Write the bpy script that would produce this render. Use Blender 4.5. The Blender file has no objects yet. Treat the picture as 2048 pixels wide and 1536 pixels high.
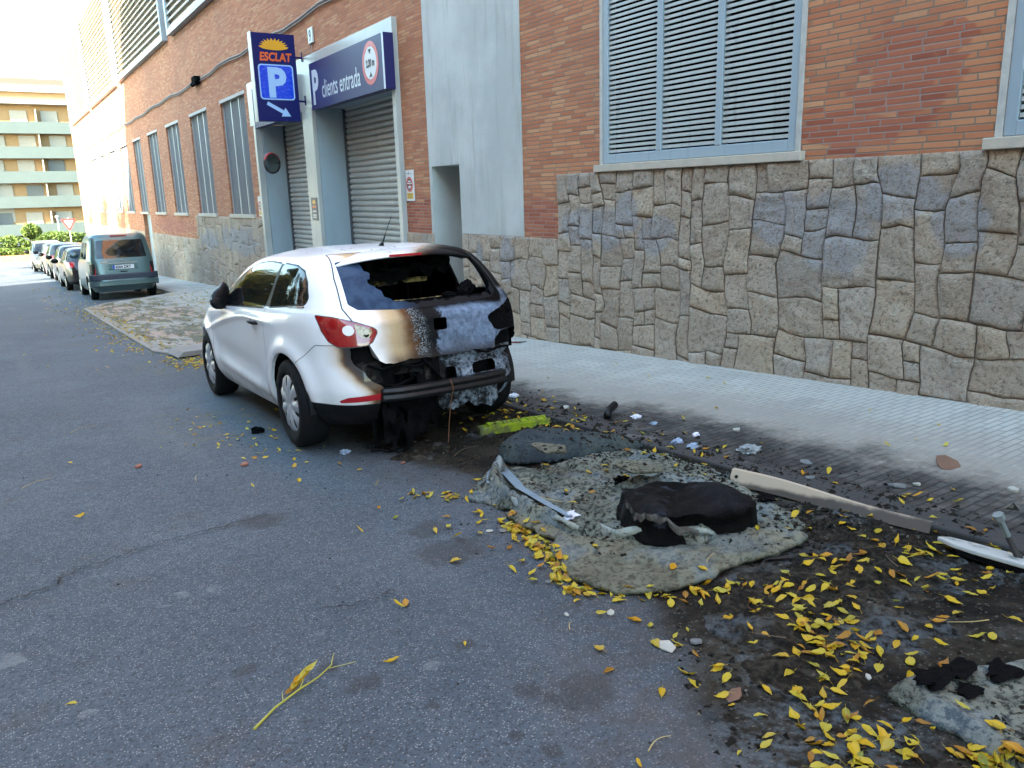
import bpy, bmesh, math, random
import numpy as np
from mathutils import Vector, Matrix, Euler
R = math.radians
scene = bpy.context.scene
COL = scene.collection
rng = random.Random(11)
# ------------------------------------------------------------ camera
H = 1.37
cam_d = bpy.data.cameras.new("camera")
cam = bpy.data.objects.new("camera", cam_d); COL.objects.link(cam)
cam_d.sensor_width = 36.0; cam_d.lens = 36.0*1600/2048
cam_d.clip_start = 0.05; cam_d.clip_end = 2000
MR = ((0.8397239459514115, -0.5423087289579285, -0.027657496123601102),
      (-0.14890330869681173, -0.18098638128766667, -0.9721480002795548),
      (0.522198716251709, 0.8204542475265951, -0.23273016233534416))
rx, dn, fw = MR
cam.matrix_world = Matrix(((rx[0], -dn[0], -fw[0], 0), (rx[1], -dn[1], -fw[1], 0), (rx[2], -dn[2], -fw[2], H), (0, 0, 0, 1)))
scene.camera = cam
# ------------------------------------------------------------ light
SUN_EL = R(27); SUN_AZ = (-0.93, -0.37)          # horizontal direction towards the sun
world = bpy.data.worlds.new("World"); scene.world = world; world.use_nodes = True
wn = world.node_tree; bg = wn.nodes["Background"]
sky = wn.nodes.new("ShaderNodeTexSky"); sky.sky_type = 'NISHITA'; sky.sun_disc = False
sky.sun_elevation = SUN_EL; sky.sun_rotation = math.atan2(SUN_AZ[0], SUN_AZ[1]) % (2*math.pi)
sky.air_density = 1.0; sky.dust_density = 0.8; sky.ozone_density = 0.2
wb = wn.nodes.new("ShaderNodeMix"); wb.data_type = 'RGBA'; wb.blend_type = 'MULTIPLY'; wb.inputs[0].default_value = 1; wb.inputs[7].default_value = (.93, 1.04, .955, 1)
wn.links.new(sky.outputs[0], wb.inputs[6]); wn.links.new(wb.outputs[2], bg.inputs[0]); bg.inputs[1].default_value = 0.15
sd = bpy.data.lights.new("sun", 'SUN'); sd.energy = 5.0; sd.angle = R(0.5); sd.color = (1.0, 0.9, 0.74)
sun = bpy.data.objects.new("sun", sd); COL.objects.link(sun)
sv = Vector((SUN_AZ[0]*math.cos(SUN_EL), SUN_AZ[1]*math.cos(SUN_EL), math.sin(SUN_EL)))
sun.rotation_euler = sv.to_track_quat('Z', 'Y').to_euler(); sun.location = (-20, 0, 30)
vs = scene.view_settings
scene.display_settings.display_device = 'sRGB'
vs.view_transform = 'Standard'; vs.look = 'None'; vs.gamma = 1.0; vs.use_curve_mapping = False
vs.exposure = 3.45
scene.cycles.use_denoising = True; scene.cycles.denoising_prefilter = 'ACCURATE'
scene.cycles.max_bounces = 6; scene.cycles.transparent_max_bounces = 12
scene.cycles.sample_clamp_indirect = 6.0

# ------------------------------------------------------------ road profile
_ys = np.linspace(-60, 150, 4201)
_sl = np.interp(_ys, [-50, 8, 40, 60, 75], [.053, .053, .028, .01, .0])
_zz = -np.concatenate([[0], np.cumsum((_sl[1:]+_sl[:-1])/2*np.diff(_ys))]); _zz -= np.interp(0, _ys, _zz)
def gz(y): return float(np.interp(y, _ys, _zz))
def gza(y): return np.interp(y, _ys, _zz)
def gpitch(y): return -math.atan(float(np.interp(y, [-50, 8, 40, 60, 75], [.053, .053, .028, .01, .0])))

# ------------------------------------------------------------ node shorthand
class S:
    def __init__(s, t, k): s.t, s.k = t, k
    def _b(a, o, op, rev=False):
        x, y = (o, a) if rev else (a, o)
        return mth(a.t, op, x, y)
    def __add__(a, b): return a._b(b, 'ADD')
    __radd__ = __add__
    def __sub__(a, b): return a._b(b, 'SUBTRACT')
    def __rsub__(a, b): return a._b(b, 'SUBTRACT', True)
    def __mul__(a, b): return a._b(b, 'MULTIPLY')
    __rmul__ = __mul__
    def __truediv__(a, b): return a._b(b, 'DIVIDE')
def put(t, inp, v):
    if isinstance(v, S): t.links.new(v.k, inp)
    elif isinstance(v, (int, float)): 
        if hasattr(inp.default_value, '__len__'): inp.default_value = [v]*3+([1] if len(inp.default_value) == 4 else [])
        else: inp.default_value = v
    else:
        v = list(v)
        if len(inp.default_value) == 4 and len(v) == 3: v.append(1)
        inp.default_value = v
def mth(t, op, *a, clamp=False):
    n = t.nodes.new("ShaderNodeMath"); n.operation = op; n.use_clamp = clamp
    for i, v in enumerate(a): put(t, n.inputs[i], v)
    return S(t, n.outputs[0])
class MT:
    """material tree helper"""
    def __init__(s, name):
        s.m = bpy.data.materials.new(name); s.m.use_nodes = True; s.t = s.m.node_tree
        s.b = s.t.nodes["Principled BSDF"]; s.out = s.t.nodes["Material Output"]
    def n(s, kind, **kw):
        n = s.t.nodes.new(kind)
        for k, v in kw.items(): setattr(n, k, v)
        return n
    def pos(s):
        return S(s.t, s.n("ShaderNodeTexCoord").outputs['Object'])
    def sep(s, v):
        n = s.n("ShaderNodeSeparateXYZ"); put(s.t, n.inputs[0], v); return [S(s.t, o) for o in n.outputs]
    def comb(s, x=0., y=0., z=0.):
        n = s.n("ShaderNodeCombineXYZ")
        for i, v in enumerate((x, y, z)): put(s.t, n.inputs[i], v)
        return S(s.t, n.outputs[0])
    def noise(s, v, scale=5., detail=3., rough=.55, dist=0., col=False):
        n = s.n("ShaderNodeTexNoise"); put(s.t, n.inputs['Vector'], v)
        n.inputs['Scale'].default_value = scale; n.inputs['Detail'].default_value = detail
        n.inputs['Roughness'].default_value = rough; n.inputs['Distortion'].default_value = dist
        return S(s.t, n.outputs[1 if col else 0])
    def vor(s, v, scale=5., feat='F1', out=0, rnd=1.):
        n = s.n("ShaderNodeTexVoronoi", feature=feat); put(s.t, n.inputs['Vector'], v)
        n.inputs['Scale'].default_value = scale; n.inputs['Randomness'].default_value = rnd
        return S(s.t, n.outputs[out])
    def white(s, v):
        n = s.n("ShaderNodeTexWhiteNoise", noise_dimensions='3D'); put(s.t, n.inputs[0], v); return S(s.t, n.outputs[0])
    def sm(s, v, a, b, lo=0., hi=1.):
        n = s.n("ShaderNodeMapRange", interpolation_type='SMOOTHSTEP')
        for i, q in enumerate((v, a, b, lo, hi)): put(s.t, n.inputs[i], q)
        return S(s.t, n.outputs[0])
    def mix(s, f, a, b, mode='MIX'):
        n = s.n("ShaderNodeMix", data_type='RGBA', blend_type=mode)
        put(s.t, n.inputs[0], f); put(s.t, n.inputs[6], a); put(s.t, n.inputs[7], b); return S(s.t, n.outputs[2])
    def ramp(s, f, stops, interp='LINEAR'):
        n = s.n("ShaderNodeValToRGB"); put(s.t, n.inputs[0], f); cr = n.color_ramp; cr.interpolation = interp
        while len(cr.elements) < len(stops): cr.elements.new(.5)
        for e, (p, c) in zip(cr.elements, stops): e.position = p; e.color = (*c, 1)
        return S(s.t, n.outputs[0])
    def f(s, op, *a, clamp=False): return mth(s.t, op, *a, clamp=clamp)
    def bump(s, h, strength=.5, dist=.01):
        n = s.n("ShaderNodeBump"); n.inputs['Strength'].default_value = strength; n.inputs['Distance'].default_value = dist
        put(s.t, n.inputs['Height'], h); s.t.links.new(n.outputs[0], s.b.inputs['Normal']); return n
    def set(s, **kw):
        for k, v in kw.items():
            put(s.t, s.b.inputs[{'color': 'Base Color', 'rough': 'Roughness', 'metal': 'Metallic', 'coat': 'Coat Weight', 'spec': 'Specular IOR Level', 'alpha': 'Alpha', 'emis': 'Emission Color', 'estr': 'Emission Strength', 'coatr': 'Coat Roughness'}[k]], v)
        return s.m
def simple(name, c, rough=.6, metal=0., coat=0., var=.15, scale=6., bump=0., bscale=60., spec=.5):
    m = MT(name); p = m.pos()
    nz = m.noise(p, scale, 4.)
    col = m.mix(nz, [x*(1-var) for x in c], [min(1, x*(1+var)) for x in c])
    m.set(color=col, rough=m.sm(m.noise(p, scale*3, 2.), .3, .7, max(0, rough-.07), min(1, rough+.07)), metal=metal, coat=coat, spec=spec)
    if bump: m.bump(m.noise(p, bscale, 3.), bump, .01)
    return m.m
# ------------------------------------------------------------ mesh shorthand
def mkmesh(name, V, F, mats=None, mi=None, smooth=False, normals=None):
    me = bpy.data.meshes.new(name)
    me.from_pydata([tuple(map(float, v[:3])) for v in V], [], [tuple(map(int, f)) for f in F])
    for m in (mats if isinstance(mats, (list, tuple)) else [mats] if mats else []): me.materials.append(m)
    if mi is not None: me.polygons.foreach_set('material_index', mi)
    if smooth: me.polygons.foreach_set('use_smooth', [True]*len(me.polygons))
    me.update()
    if normals is not None: me.normals_split_custom_set_from_vertices([tuple(map(float, n)) for n in normals])
    return me
def link(name, me, parent=None, loc=(0, 0, 0), rot=(0, 0, 0)):
    o = bpy.data.objects.new(name, me); COL.objects.link(o); o.location = loc; o.rotation_euler = rot
    if parent: o.parent = parent
    return o
def tag(o, label=None, cat=None, group=None, kind=None):
    if label: o['label'] = label
    if cat: o['category'] = cat
    if group: o['group'] = group
    if kind: o['kind'] = kind
    return o
def empty(name, loc=(0, 0, 0), rot=(0, 0, 0)):
    o = bpy.data.objects.new(name, None); COL.objects.link(o); o.location = loc; o.rotation_euler = rot; o.empty_display_size = .2
    return o
class MB:
    def __init__(s): s.V = []; s.F = []; s.M = []
    def add(s, V, F, mi=0):
        o = len(s.V); s.V += [tuple(v) for v in V]; s.F += [tuple(i+o for i in f) for f in F]; s.M += [mi]*len(F)
    def box(s, x0, x1, y0, y1, z0, z1, mi=0, mat=None):
        V = [(x, y, z) for z in (z0, z1) for y in (y0, y1) for x in (x0, x1)]
        if mat is not None: V = [tuple(mat @ Vector(v)) for v in V]
        s.add(V, [(0, 2, 3, 1), (4, 5, 7, 6), (0, 1, 5, 4), (2, 6, 7, 3), (0, 4, 6, 2), (1, 3, 7, 5)], mi)
    def quad(s, a, b, c, d, mi=0): s.add([a, b, c, d], [(0, 1, 2, 3)], mi)
    def tube(s, pts, r, n=8, mi=0, cap=True):
        pts = [Vector(p) for p in pts]; rs = r if hasattr(r, '__len__') else [r]*len(pts); V = []; up = Vector((0, 0, 1))
        for i, p in enumerate(pts):
            d = (pts[min(i+1, len(pts)-1)]-pts[max(i-1, 0)]).normalized()
            a = d.cross(up if abs(d.z) < .95 else Vector((1, 0, 0))).normalized(); b = d.cross(a)
            V += [p+(a*math.cos(2*math.pi*k/n)+b*math.sin(2*math.pi*k/n))*rs[i] for k in range(n)]
        F = [(i*n+k, i*n+(k+1) % n, (i+1)*n+(k+1) % n, (i+1)*n+k) for i in range(len(pts)-1) for k in range(n)]
        if cap: F += [tuple(range(n))[::-1], tuple(range((len(pts)-1)*n, len(pts)*n))]
        s.add(V, F, mi)
    def prism(s, poly, fn, t0, t1, mi=0):
        """poly 2D; fn(u,v,t)->3D; both caps and sides"""
        n = len(poly)
        V = [fn(u, v, t0) for u, v in poly]+[fn(u, v, t1) for u, v in poly]
        s.add(V, [tuple(range(n))[::-1], tuple(range(n, 2*n))]+[(i, (i+1) % n, (i+1) % n+n, i+n) for i in range(n)], mi)
    def lathe(s, prof, n=32, fn=None, mi=0):
        V = []; fn = fn or (lambda r, h, a: (r*math.cos(a), r*math.sin(a), h))
        for r, h in prof: V += [fn(r, h, 2*math.pi*k/n) for k in range(n)]
        s.add(V, [(i*n+k, i*n+(k+1) % n, (i+1)*n+(k+1) % n, (i+1)*n+k) for i in range(len(prof)-1) for k in range(n)], mi)
    def build(s, name, mats, parent=None, loc=(0, 0, 0), rot=(0, 0, 0), smooth=False, bevel=0):
        me = mkmesh(name, s.V, s.F, mats, s.M, smooth)
        bm = bmesh.new(); bm.from_mesh(me); bmesh.ops.recalc_face_normals(bm, faces=bm.faces); bm.to_mesh(me); bm.free()
        o = link(name, me, parent, loc, rot)
        if bevel:
            b = o.modifiers.new('bevel', 'BEVEL'); b.width = bevel; b.segments = 2; b.limit_method = 'ANGLE'
        return o
def text_mesh(txt, size, bold=0.0, extrude=0.0, sx=1.0, align='LEFT', font_shear=0.0):
    c = bpy.data.curves.new('txt', 'FONT'); c.body = txt; c.size = size; c.offset = bold; c.extrude = extrude; c.align_x = align; c.shear = font_shear
    c.resolution_u = 3
    o = bpy.data.objects.new('txt', c); COL.objects.link(o)
    dg = bpy.context.evaluated_depsgraph_get(); me = bpy.data.meshes.new_from_object(o.evaluated_get(dg))
    V = [(v.co.x*sx, v.co.y, v.co.z) for v in me.vertices]; F = [tuple(p.vertices) for p in me.polygons]
    bpy.data.objects.remove(o); bpy.data.curves.remove(c); bpy.data.meshes.remove(me)
    return V, F
def value_noise2(seed=0, n=64):
    g = np.random.RandomState(seed).rand(n, n)
    def f(x, y):
        x = np.asarray(x, float); y = np.asarray(y, float)
        xi = np.floor(x).astype(int); yi = np.floor(y).astype(int); fx = x-xi; fy = y-yi
        fx = fx*fx*(3-2*fx); fy = fy*fy*(3-2*fy)
        a = g[xi % n, yi % n]; b = g[(xi+1) % n, yi % n]; c = g[xi % n, (yi+1) % n]; d = g[(xi+1) % n, (yi+1) % n]
        return (a*(1-fx)+b*fx)*(1-fy)+(c*(1-fx)+d*fx)*fy-.5
    return f
VN = value_noise2(3)
def fbm(x, y, o=4):
    return sum(VN(x*2**i+7*i, y*2**i+3*i)/2**i for i in range(o))
# clipper: V (n,k) array, F list of index tuples, f per-vertex value -> (V, F_neg, F_pos, segments)
def clip(V, F, f):
    f = np.where(np.abs(f) < 1e-9, 1e-9, f); pos = (f > 0).tolist(); fl = f.tolist()
    Fn, Fp, seg, new, cache = [], [], [], [], {}; nv = len(V)
    for fc in F:
        k = 0
        for i in fc:
            if pos[i]: k += 1
        if k == 0: Fn.append(fc); continue
        if k == len(fc): Fp.append(fc); continue
        a, b, cr = [], [], []; m = len(fc)
        for j in range(m):
            i0, i1 = fc[j], fc[(j+1) % m]
            (b if pos[i0] else a).append(i0)
            if pos[i0] != pos[i1]:
                key = (i0, i1) if i0 < i1 else (i1, i0); c = cache.get(key)
                if c is None:
                    t = fl[key[0]]/(fl[key[0]]-fl[key[1]]); c = nv+len(new); cache[key] = c; new.append(V[key[0]]*(1-t)+V[key[1]]*t)
                a.append(c); b.append(c); cr.append(c)
        if len(a) > 2: Fn.append(tuple(a))
        if len(b) > 2: Fp.append(tuple(b))
        if len(cr) == 2: seg.append((cr[0], cr[1]))
    if new: V = np.vstack([V, np.array(new)])
    return V, Fn, Fp, seg
def psdf(P, poly, r=0.):
    """signed distance to polygon (negative inside), P (n,2)"""
    P = np.asarray(P, float); d = np.full(len(P), 1e9); ins = np.zeros(len(P), bool); n = len(poly)
    for i in range(n):
        a = np.array(poly[i], float); b = np.array(poly[(i+1) % n], float); e = b-a; w = P-a
        t = np.clip((w@e)/(e@e), 0, 1); q = w-t[:, None]*e; d = np.minimum(d, np.hypot(q[:, 0], q[:, 1]))
        c = ((a[1] > P[:, 1]) != (b[1] > P[:, 1])); 
        with np.errstate(divide='ignore', invalid='ignore'):
            xs = a[0]+(P[:, 1]-a[1])*(b[0]-a[0])/(b[1]-a[1])
        ins ^= c & (P[:, 0] < xs)
    return np.where(ins, -d, d)-r
def compact(V, F):
    used = sorted({i for f in F for i in f}); mp = {o: n for n, o in enumerate(used)}
    return V[used], [tuple(mp[i] for i in f) for f in F]
def surf(name, V, F, mat, parent=None, smooth=True):
    if not F: return None
    V2, F2 = compact(V, F); nn = V2[:, 4:7] if V2.shape[1] >= 7 else None
    return link(name, mkmesh(name, V2, F2, mat, None, smooth, nn), parent)
# ============================================================ materials of the setting
def blobs(m, x, y, lst, wob, k=.35):
    """max of soft discs; lst of (cx, cy, r)"""
    acc = None
    for cx, cy, r in lst:
        d = m.f('POWER', (x-cx)*(x-cx)+(y-cy)*(y-cy), .5)+wob*r
        v = m.sm(d, r*(1+k), r*(1-k)); acc = v if acc is None else m.f('MAXIMUM', acc, v)
    return acc
def piece(m, y, pts):
    """piecewise-linear function of y as a float curve made of map ranges (pts sorted by y)"""
    acc = None
    for (a, va), (b, vb) in zip(pts[:-1], pts[1:]):
        n = m.n("ShaderNodeMapRange"); n.clamp = True
        for i, q in enumerate((y, a, b, 0. if acc is not None else va, (vb-va) if acc is not None else vb)): put(m.t, n.inputs[i], q)
        o = S(m.t, n.outputs[0]); acc = o if acc is None else acc+o
    return acc
def asphalt():
    m = MT("asphalt"); p = m.pos(); x, y, z = m.sep(p)
    n1 = m.noise(p, .7, 6., .65); n2 = m.noise(p, 9., 5., .65); wob = m.noise(p, 14., 4.)-.5
    g = m.vor(p, 150.); gc = m.vor(p, 150., out=1)
    gcx = m.sep(gc)[0]
    col = m.mix(m.sm(n1, .3, .75), (.050, .068, .084), (.078, .101, .121))
    col = m.mix(m.sm(n2, .5, .75)*.55, col, (.055, .058, .064)); col = m.mix(m.sm(m.noise(p, 2.6, 5., .7), .56, .70)*.5, col, (.06, .058, .055))
    col = m.mix(m.sm(gcx, .76, .82)*m.sm(g, .5, .2)*.7, col, (.32, .33, .32))
    col = m.mix(m.sm(gcx, .28, .14)*.7, col, (.03, .032, .036))
    # worn, paler wheel track and older patching
    col = m.mix(m.sm(m.noise(m.comb(x*1.2, y*.12), 1., 3.), .5, .75)*.3, col, (.17, .17, .17))
    # oil and damp stains
    st = blobs(m, x, y, [(1.30, 1.69, .085), (1.16, 1.78, .05), (1.2, 1.72, .03), (.78, 2.14, .05), (.5, 2.46, .035), (.95, 3.87, .12), (1.15, 2.15, .03), (.72, 2.3, .03), (1.06, 1.52, .03), (.9, 1.9, .022), (1.02, 1.63, .02), (1.5, 2.9, .15), (1.55, 3.2, .1)], wob*2.2)
    col = m.mix(st*.55, col, (.03, .028, .026))
    gum = blobs(m, x, y, [(.04, 2.51, .028), (.43, 3.22, .035), (.36, 3.17, .028), (.56, 3.19, .03), (-.17, 3.05, .06), (.77, 2.56, .028), (.03, 2.5, .02), (1.0, 2.1, .03)], wob*1.2, .15)
    col = m.mix(gum*m.sm(n2, .35, .6)*.35, col, (.24, .26, .26))
    # scorched and sooty strip by the kerb
    xb = piece(m, y, [(-2., 1.0), (.7, 1.28), (1.3, 1.38), (1.9, 1.78), (2.6, 1.95), (3.4, 2.15), (4.2, 2.0), (5., 1.9), (7., 2.3), (9., 3.6)])
    e = x-xb+(m.noise(p, 3., 5.)-.5)*.55
    sc = m.sm(e, -.12, .16)
    big = m.noise(p, 2.1, 5., .62); fine = m.noise(p, 22., 5., .7)
    burnt = m.ramp(big*.6+fine*.4, [(.38, (.005, .0045, .004)), (.48, (.013, .011, .008)), (.57, (.032, .028, .020)), (.68, (.055, .058, .052))])
    ash = m.sm(m.noise(p, 1.3, 3.), .52, .66)*m.sm(fine, .4, .62)
    burnt = m.mix(ash*m.sm(y, 3.2, 2.2)*.75, burnt, (.085, .105, .115))
    burnt = m.mix(m.sm(gcx, .95, .97)*.4, burnt, (.16, .155, .13))
    col = m.mix(sc, col, burnt)
    # brown dirt along the edge
    col = m.mix(m.sm(e, -.5, -.1)*(1-sc)*.45*m.sm(n2, .3, .6), col, (.06, .05, .042))
    dirt = m.sm(m.noise(p, 6., 5., .7), .5, .62)*blobs(m, x, y, [(2.4, 20., 2.6), (2.0, 10.1, .9), (1.3, 14., .6), (1.6, 6.4, .8)], wob, .5)
    col = m.mix(dirt*.7, col, (.10, .095, .06))
    m.set(color=col, rough=m.sm(fine, .3, .75, .68, .9), spec=m.sm(sc, 0., 1., .3, .12))
    h = m.f('MULTIPLY', g, -1.)*.6+m.noise(p, 70., 4.)*.6+sc*fine*3.+sc*big*3.
    m.bump(h, .55, .007)
    return m.m
def paving():
    m = MT("ribbed_paving"); p = m.pos(); x, y, z = m.sep(p)
    row = m.f('FLOOR', y/.05); v = m.f('FRACT', y/.05)
    xo = x/.2+row*.5+.1; u = m.f('FRACT', xo); idx = m.f('FLOOR', xo)
    gr = m.f('MAXIMUM', m.sm(m.f('ABSOLUTE', v-.5), .33, .44), m.sm(m.f('ABSOLUTE', u-.5), .45, .475))
    tile = m.white(m.comb(m.f('FLOOR', x/.2), m.f('FLOOR', y/.2), 0.)); big = m.noise(p, .8, 4.); fine = m.noise(p, 16., 4., .65)
    col = m.mix(tile*.6+big*.5, (.32, .30, .265), (.44, .41, .365))
    col = m.mix(m.sm(big, .5, .7)*.4, col, (.42, .39, .33))
    xb = piece(m, y, [(-2., 3.8), (1.6, 3.86), (2.2, 4.0), (2.9, 4.0), (3.7, 4.02), (4.6, 3.82), (6.1, 3.8), (8.5, 3.45), (9., 3.3)])
    near = m.sm(y, 10., 8.)
    e = x-xb+(m.noise(p, 2.4, 6., .7)-.5)*.9+(m.noise(p, 20., 4., .7)-.5)*.25
    soot = m.sm(e, .14, -.30)*near; smok = m.sm(e, .95, -.1)*near
    # the pale joints stay pale where the bars are stained
    grc = m.mix(m.sm(e, .1, .55), (.33, .31, .27), (.17, .165, .15))
    col = m.mix(smok*.75*m.sm(fine, .2, .45), col, (.19, .165, .135))
    col = m.mix(gr*.55, col, m.mix(near, (.17, .165, .15), grc))
    black = m.ramp(m.noise(p, 5., 5., .65), [(.35, (.010, .009, .009)), (.5, (.028, .026, .025)), (.62, (.075, .070, .064))])
    col = m.mix(soot*.93*m.sm(m.noise(p, 7., 5., .7), .2, .5, .72, 1.), col, black); col = m.mix(soot*gr*.6, col, (.006, .006, .006))
    # litter-stained and terracotta tinted slabs on the driveway apron
    ap = m.sm(x, 3.9, 3.2)*m.sm(y, 9.6, 10.6)*m.sm(y, 23., 22.)
    apc = m.mix(m.sm(m.noise(p, .7, 3.), .42, .55), (.38, .27, .21), (.32, .31, .27))
    apc = m.mix(m.sm(m.f('ABSOLUTE', m.f('FRACT', y/.6)-.5), .46, .49)*.5, apc, (.16, .14, .12))
    apc = m.mix(m.sm(m.noise(m.comb(x*2., y*.6), 2., 6., .72), .46, .53), apc, (.11, .105, .07))
    col = m.mix(ap, col, apc)
    lit = m.sm(m.noise(p, 3.5, 6., .75), .54, .6)*m.sm(y, 11., 13.)*m.sm(y, 26., 21.)
    col = m.mix(lit*.8, col, (.19, .165, .055))
    m.set(color=col, rough=.78, spec=.3)
    m.bump(gr*-1.2+fine*.35*(1-gr), .6, .006)
    return m.m
def brick():
    m = MT("brick"); p = m.pos(); x, y, z = m.sep(p)
    row = m.f('FLOOR', z/.0437); v = m.f('FRACT', z/.0437)
    u0 = (y+x)/.245+m.white(m.comb(row, 3., 1.))*1.7; u = m.f('FRACT', u0); idx = m.f('FLOOR', u0)
    w = m.white(m.comb(row, idx, 2.)); w2 = m.white(m.comb(idx, row, 9.))
    wob = (m.noise(p, 60., 2.)-.5)*.10
    mort = m.f('MAXIMUM', m.sm(m.f('ABSOLUTE', v-.5)+wob, .37, .43), m.sm(m.f('ABSOLUTE', u-.5)+wob*.2, .472, .487))
    c = m.ramp(w, [(0., (.36, .13, .065)), (.3, (.43, .165, .078)), (.6, (.47, .195, .095)), (.85, (.50, .24, .12)), (1., (.53, .29, .15))])
    c = m.mix(m.noise(p, 45., 4.)*.35, c, (.24, .10, .06))
    c = m.mix(m.sm(m.noise(p, .6, 4.), .45, .7)*.35, c, (.26, .115, .07))
    # dark red paint rolled over old graffiti
    wb = (m.noise(p, 5., 3.)-.5)*.35
    def el(cy, cz, ry, rz):
        a = (y-cy)/ry; b = (z-cz)/rz
        return m.sm(m.f('POWER', a*a+b*b, .5)+wb+(w2-.5)*.75, 1.08, .92)
    acc = el(3.35, 2.05, .33, .30)
    for e in [(3.75, 1.74, .5, .15), (7.62, 1.06, .42, .26), (10.75, 1.05, .5, .3), (29.5, .62, 3.3, .3), (24.9, .8, .5, .4), (3.05, 2.25, .16, .15)]:
        acc = m.f('MAXIMUM', acc, el(*e))
    c = m.mix(acc*.5, c, m.mix(w, (.17, .028, .022), (.27, .05, .035)))
    mc = m.mix(acc, (.19, .155, .12), (.26, .20, .18))
    c = m.mix(mort, c, mc)
    m.set(color=c, rough=.85, spec=.25)
    m.bump(mort*-1.+m.noise(p, 90., 3.)*.35+w2*.4, .7, .006)
    return m.m
def stone():
    m = MT("rubble_stone"); p = m.pos(); x, y, z = m.sep(p)
    at = m.n("ShaderNodeAttribute"); at.attribute_name = "tint"; w = S(m.t, at.outputs['Fac'])
    c = m.ramp(w, [(0., (.36, .285, .215)), (.35, (.43, .345, .26)), (.6, (.37, .315, .26)), (.85, (.47, .37, .265)), (1., (.42, .36, .30))])
    f1 = m.noise(p, 30., 6., .75); f2 = m.noise(p, 7., 5., .65); pit = m.vor(p, 55.)
    c = m.mix(m.sm(f1, .50, .36)*.7, c, (.10, .083, .062))
    c = m.mix(m.sm(f2, .45, .72)*.45, c, (.46, .41, .33))
    c = m.mix(m.sm(f1, .56, .68)*.5, c, (.50, .45, .37))
    c = m.mix(m.sm(m.noise(p, 1.1, 4.), .5, .7)*.25, c, (.27, .25, .22))
    # faded blue-grey paint wiped over part of the stones
    wb = (m.noise(p, 3.5, 4.)-.5)*.9
    acc = None
    for cy, cz, ry, rz in [(6.65, 1.0, .6, .2), (6.1, 1.15, .2, .2), (5.7, .93, .25, .2), (4.25, 1.12, .35, .2), (3.75, 1.0, .3, .32), (3.3, 1.25, .3, .2), (8.3, .55, .18, .3), (9.0, .55, .12, .25), (21., .4, 2.2, .35), (24., .3, 1., .3), (2.9, 1.1, .2, .2)]:
        a = (y-cy)/ry; b = (z-cz)/rz
        d = m.sm(m.f('POWER', a*a+b*b, .5)+wb+(w-.5)*.4, 1.1, .75); acc = d if acc is None else m.f('MAXIMUM', acc, d)
    c = m.mix(acc*.5*m.sm(f1, .3, .55), c, (.27, .31, .37))
    m.set(color=c, rough=.9, spec=.2)
    m.bump(f1*1.6+m.noise(p, 110., 4.)*.5+f2*1.2+pit*.3, 1., .02)
    return m.m
M = {}
M['asphalt'] = asphalt(); M['paving'] = paving(); M['brick'] = brick(); M['stone'] = stone()
M['mortar'] = simple('mortar', (.24, .20, .16), .95, var=.3, scale=20)
M['kerb'] = simple('kerb_stone', (.24, .225, .20), .85, var=.35, scale=5, bump=.4)
def plaster():
    m = MT("grey_plaster"); p = m.pos(); x, y, z = m.sep(p)
    c = m.mix(m.sm(m.noise(p, 1.6, 5.), .3, .7), (.37, .40, .39), (.46, .49, .475))
    c = m.mix(m.sm(m.noise(m.comb(x, y*4., z*.5), 2., 4.), .5, .72)*.6, c, (.31, .32, .30)); c = m.mix(m.sm(z+m.noise(p, 3., 4.)*.5, 1.3, .8)*.4, c, (.30, .28, .24))
    m.set(color=c, rough=.85, spec=.3); m.bump(m.noise(p, 60., 4.)+m.noise(p, 6., 3.)*1.5, .35, .008); return m.m
M['plaster'] = plaster()
def paintmetal(name, a, b, rough=.42, dirt=.25):
    m = MT(name); p = m.pos(); x, y, z = m.sep(p)
    c = m.mix(m.noise(p, 2.2, 4.), a, b)
    c = m.mix(m.sm(m.noise(m.comb(x*3., y*14., z*1.2), 1., 4.), .52, .72)*dirt, c, [v*.55 for v in a])
    m.set(color=c, rough=rough, spec=.5); m.bump(m.noise(p, 5., 3.), .08, .01); return m.m
M['bluegrey'] = paintmetal('blue_grey_metal', (.24, .31, .36), (.29, .36, .40))
M['surround'] = paintmetal('pale_metal_cladding', (.33, .35, .345), (.41, .42, .40), .3)
M['slat'] = paintmetal('louvre_slat_paint', (.31, .34, .335), (.38, .41, .39), .5, .45)
M['shutter'] = paintmetal('shutter_metal', (.29, .31, .30), (.36, .37, .35), .38, .4)
M['whitetrim'] = simple('white_trim', (.40, .40, .37), .8, var=.35, scale=14)
M['sill'] = simple('sill_stone', (.42, .38, .31), .8, var=.2, scale=9, bump=.3)
M['black'] = simple('black_void', (.003, .0035, .004), .9, spec=.02)
M['grille'] = simple('dark_grille', (.055, .06, .068), .6)
M['lightmetal'] = simple('light_metal_bar', (.40, .42, .44), .4, .5)
M['cable'] = simple('cable_sheath', (.22, .20, .18), .7)
M['louvre_light'] = paintmetal('pale_louvre_paint', (.52, .49, .43), (.60, .56, .48), .5, .2)

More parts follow.
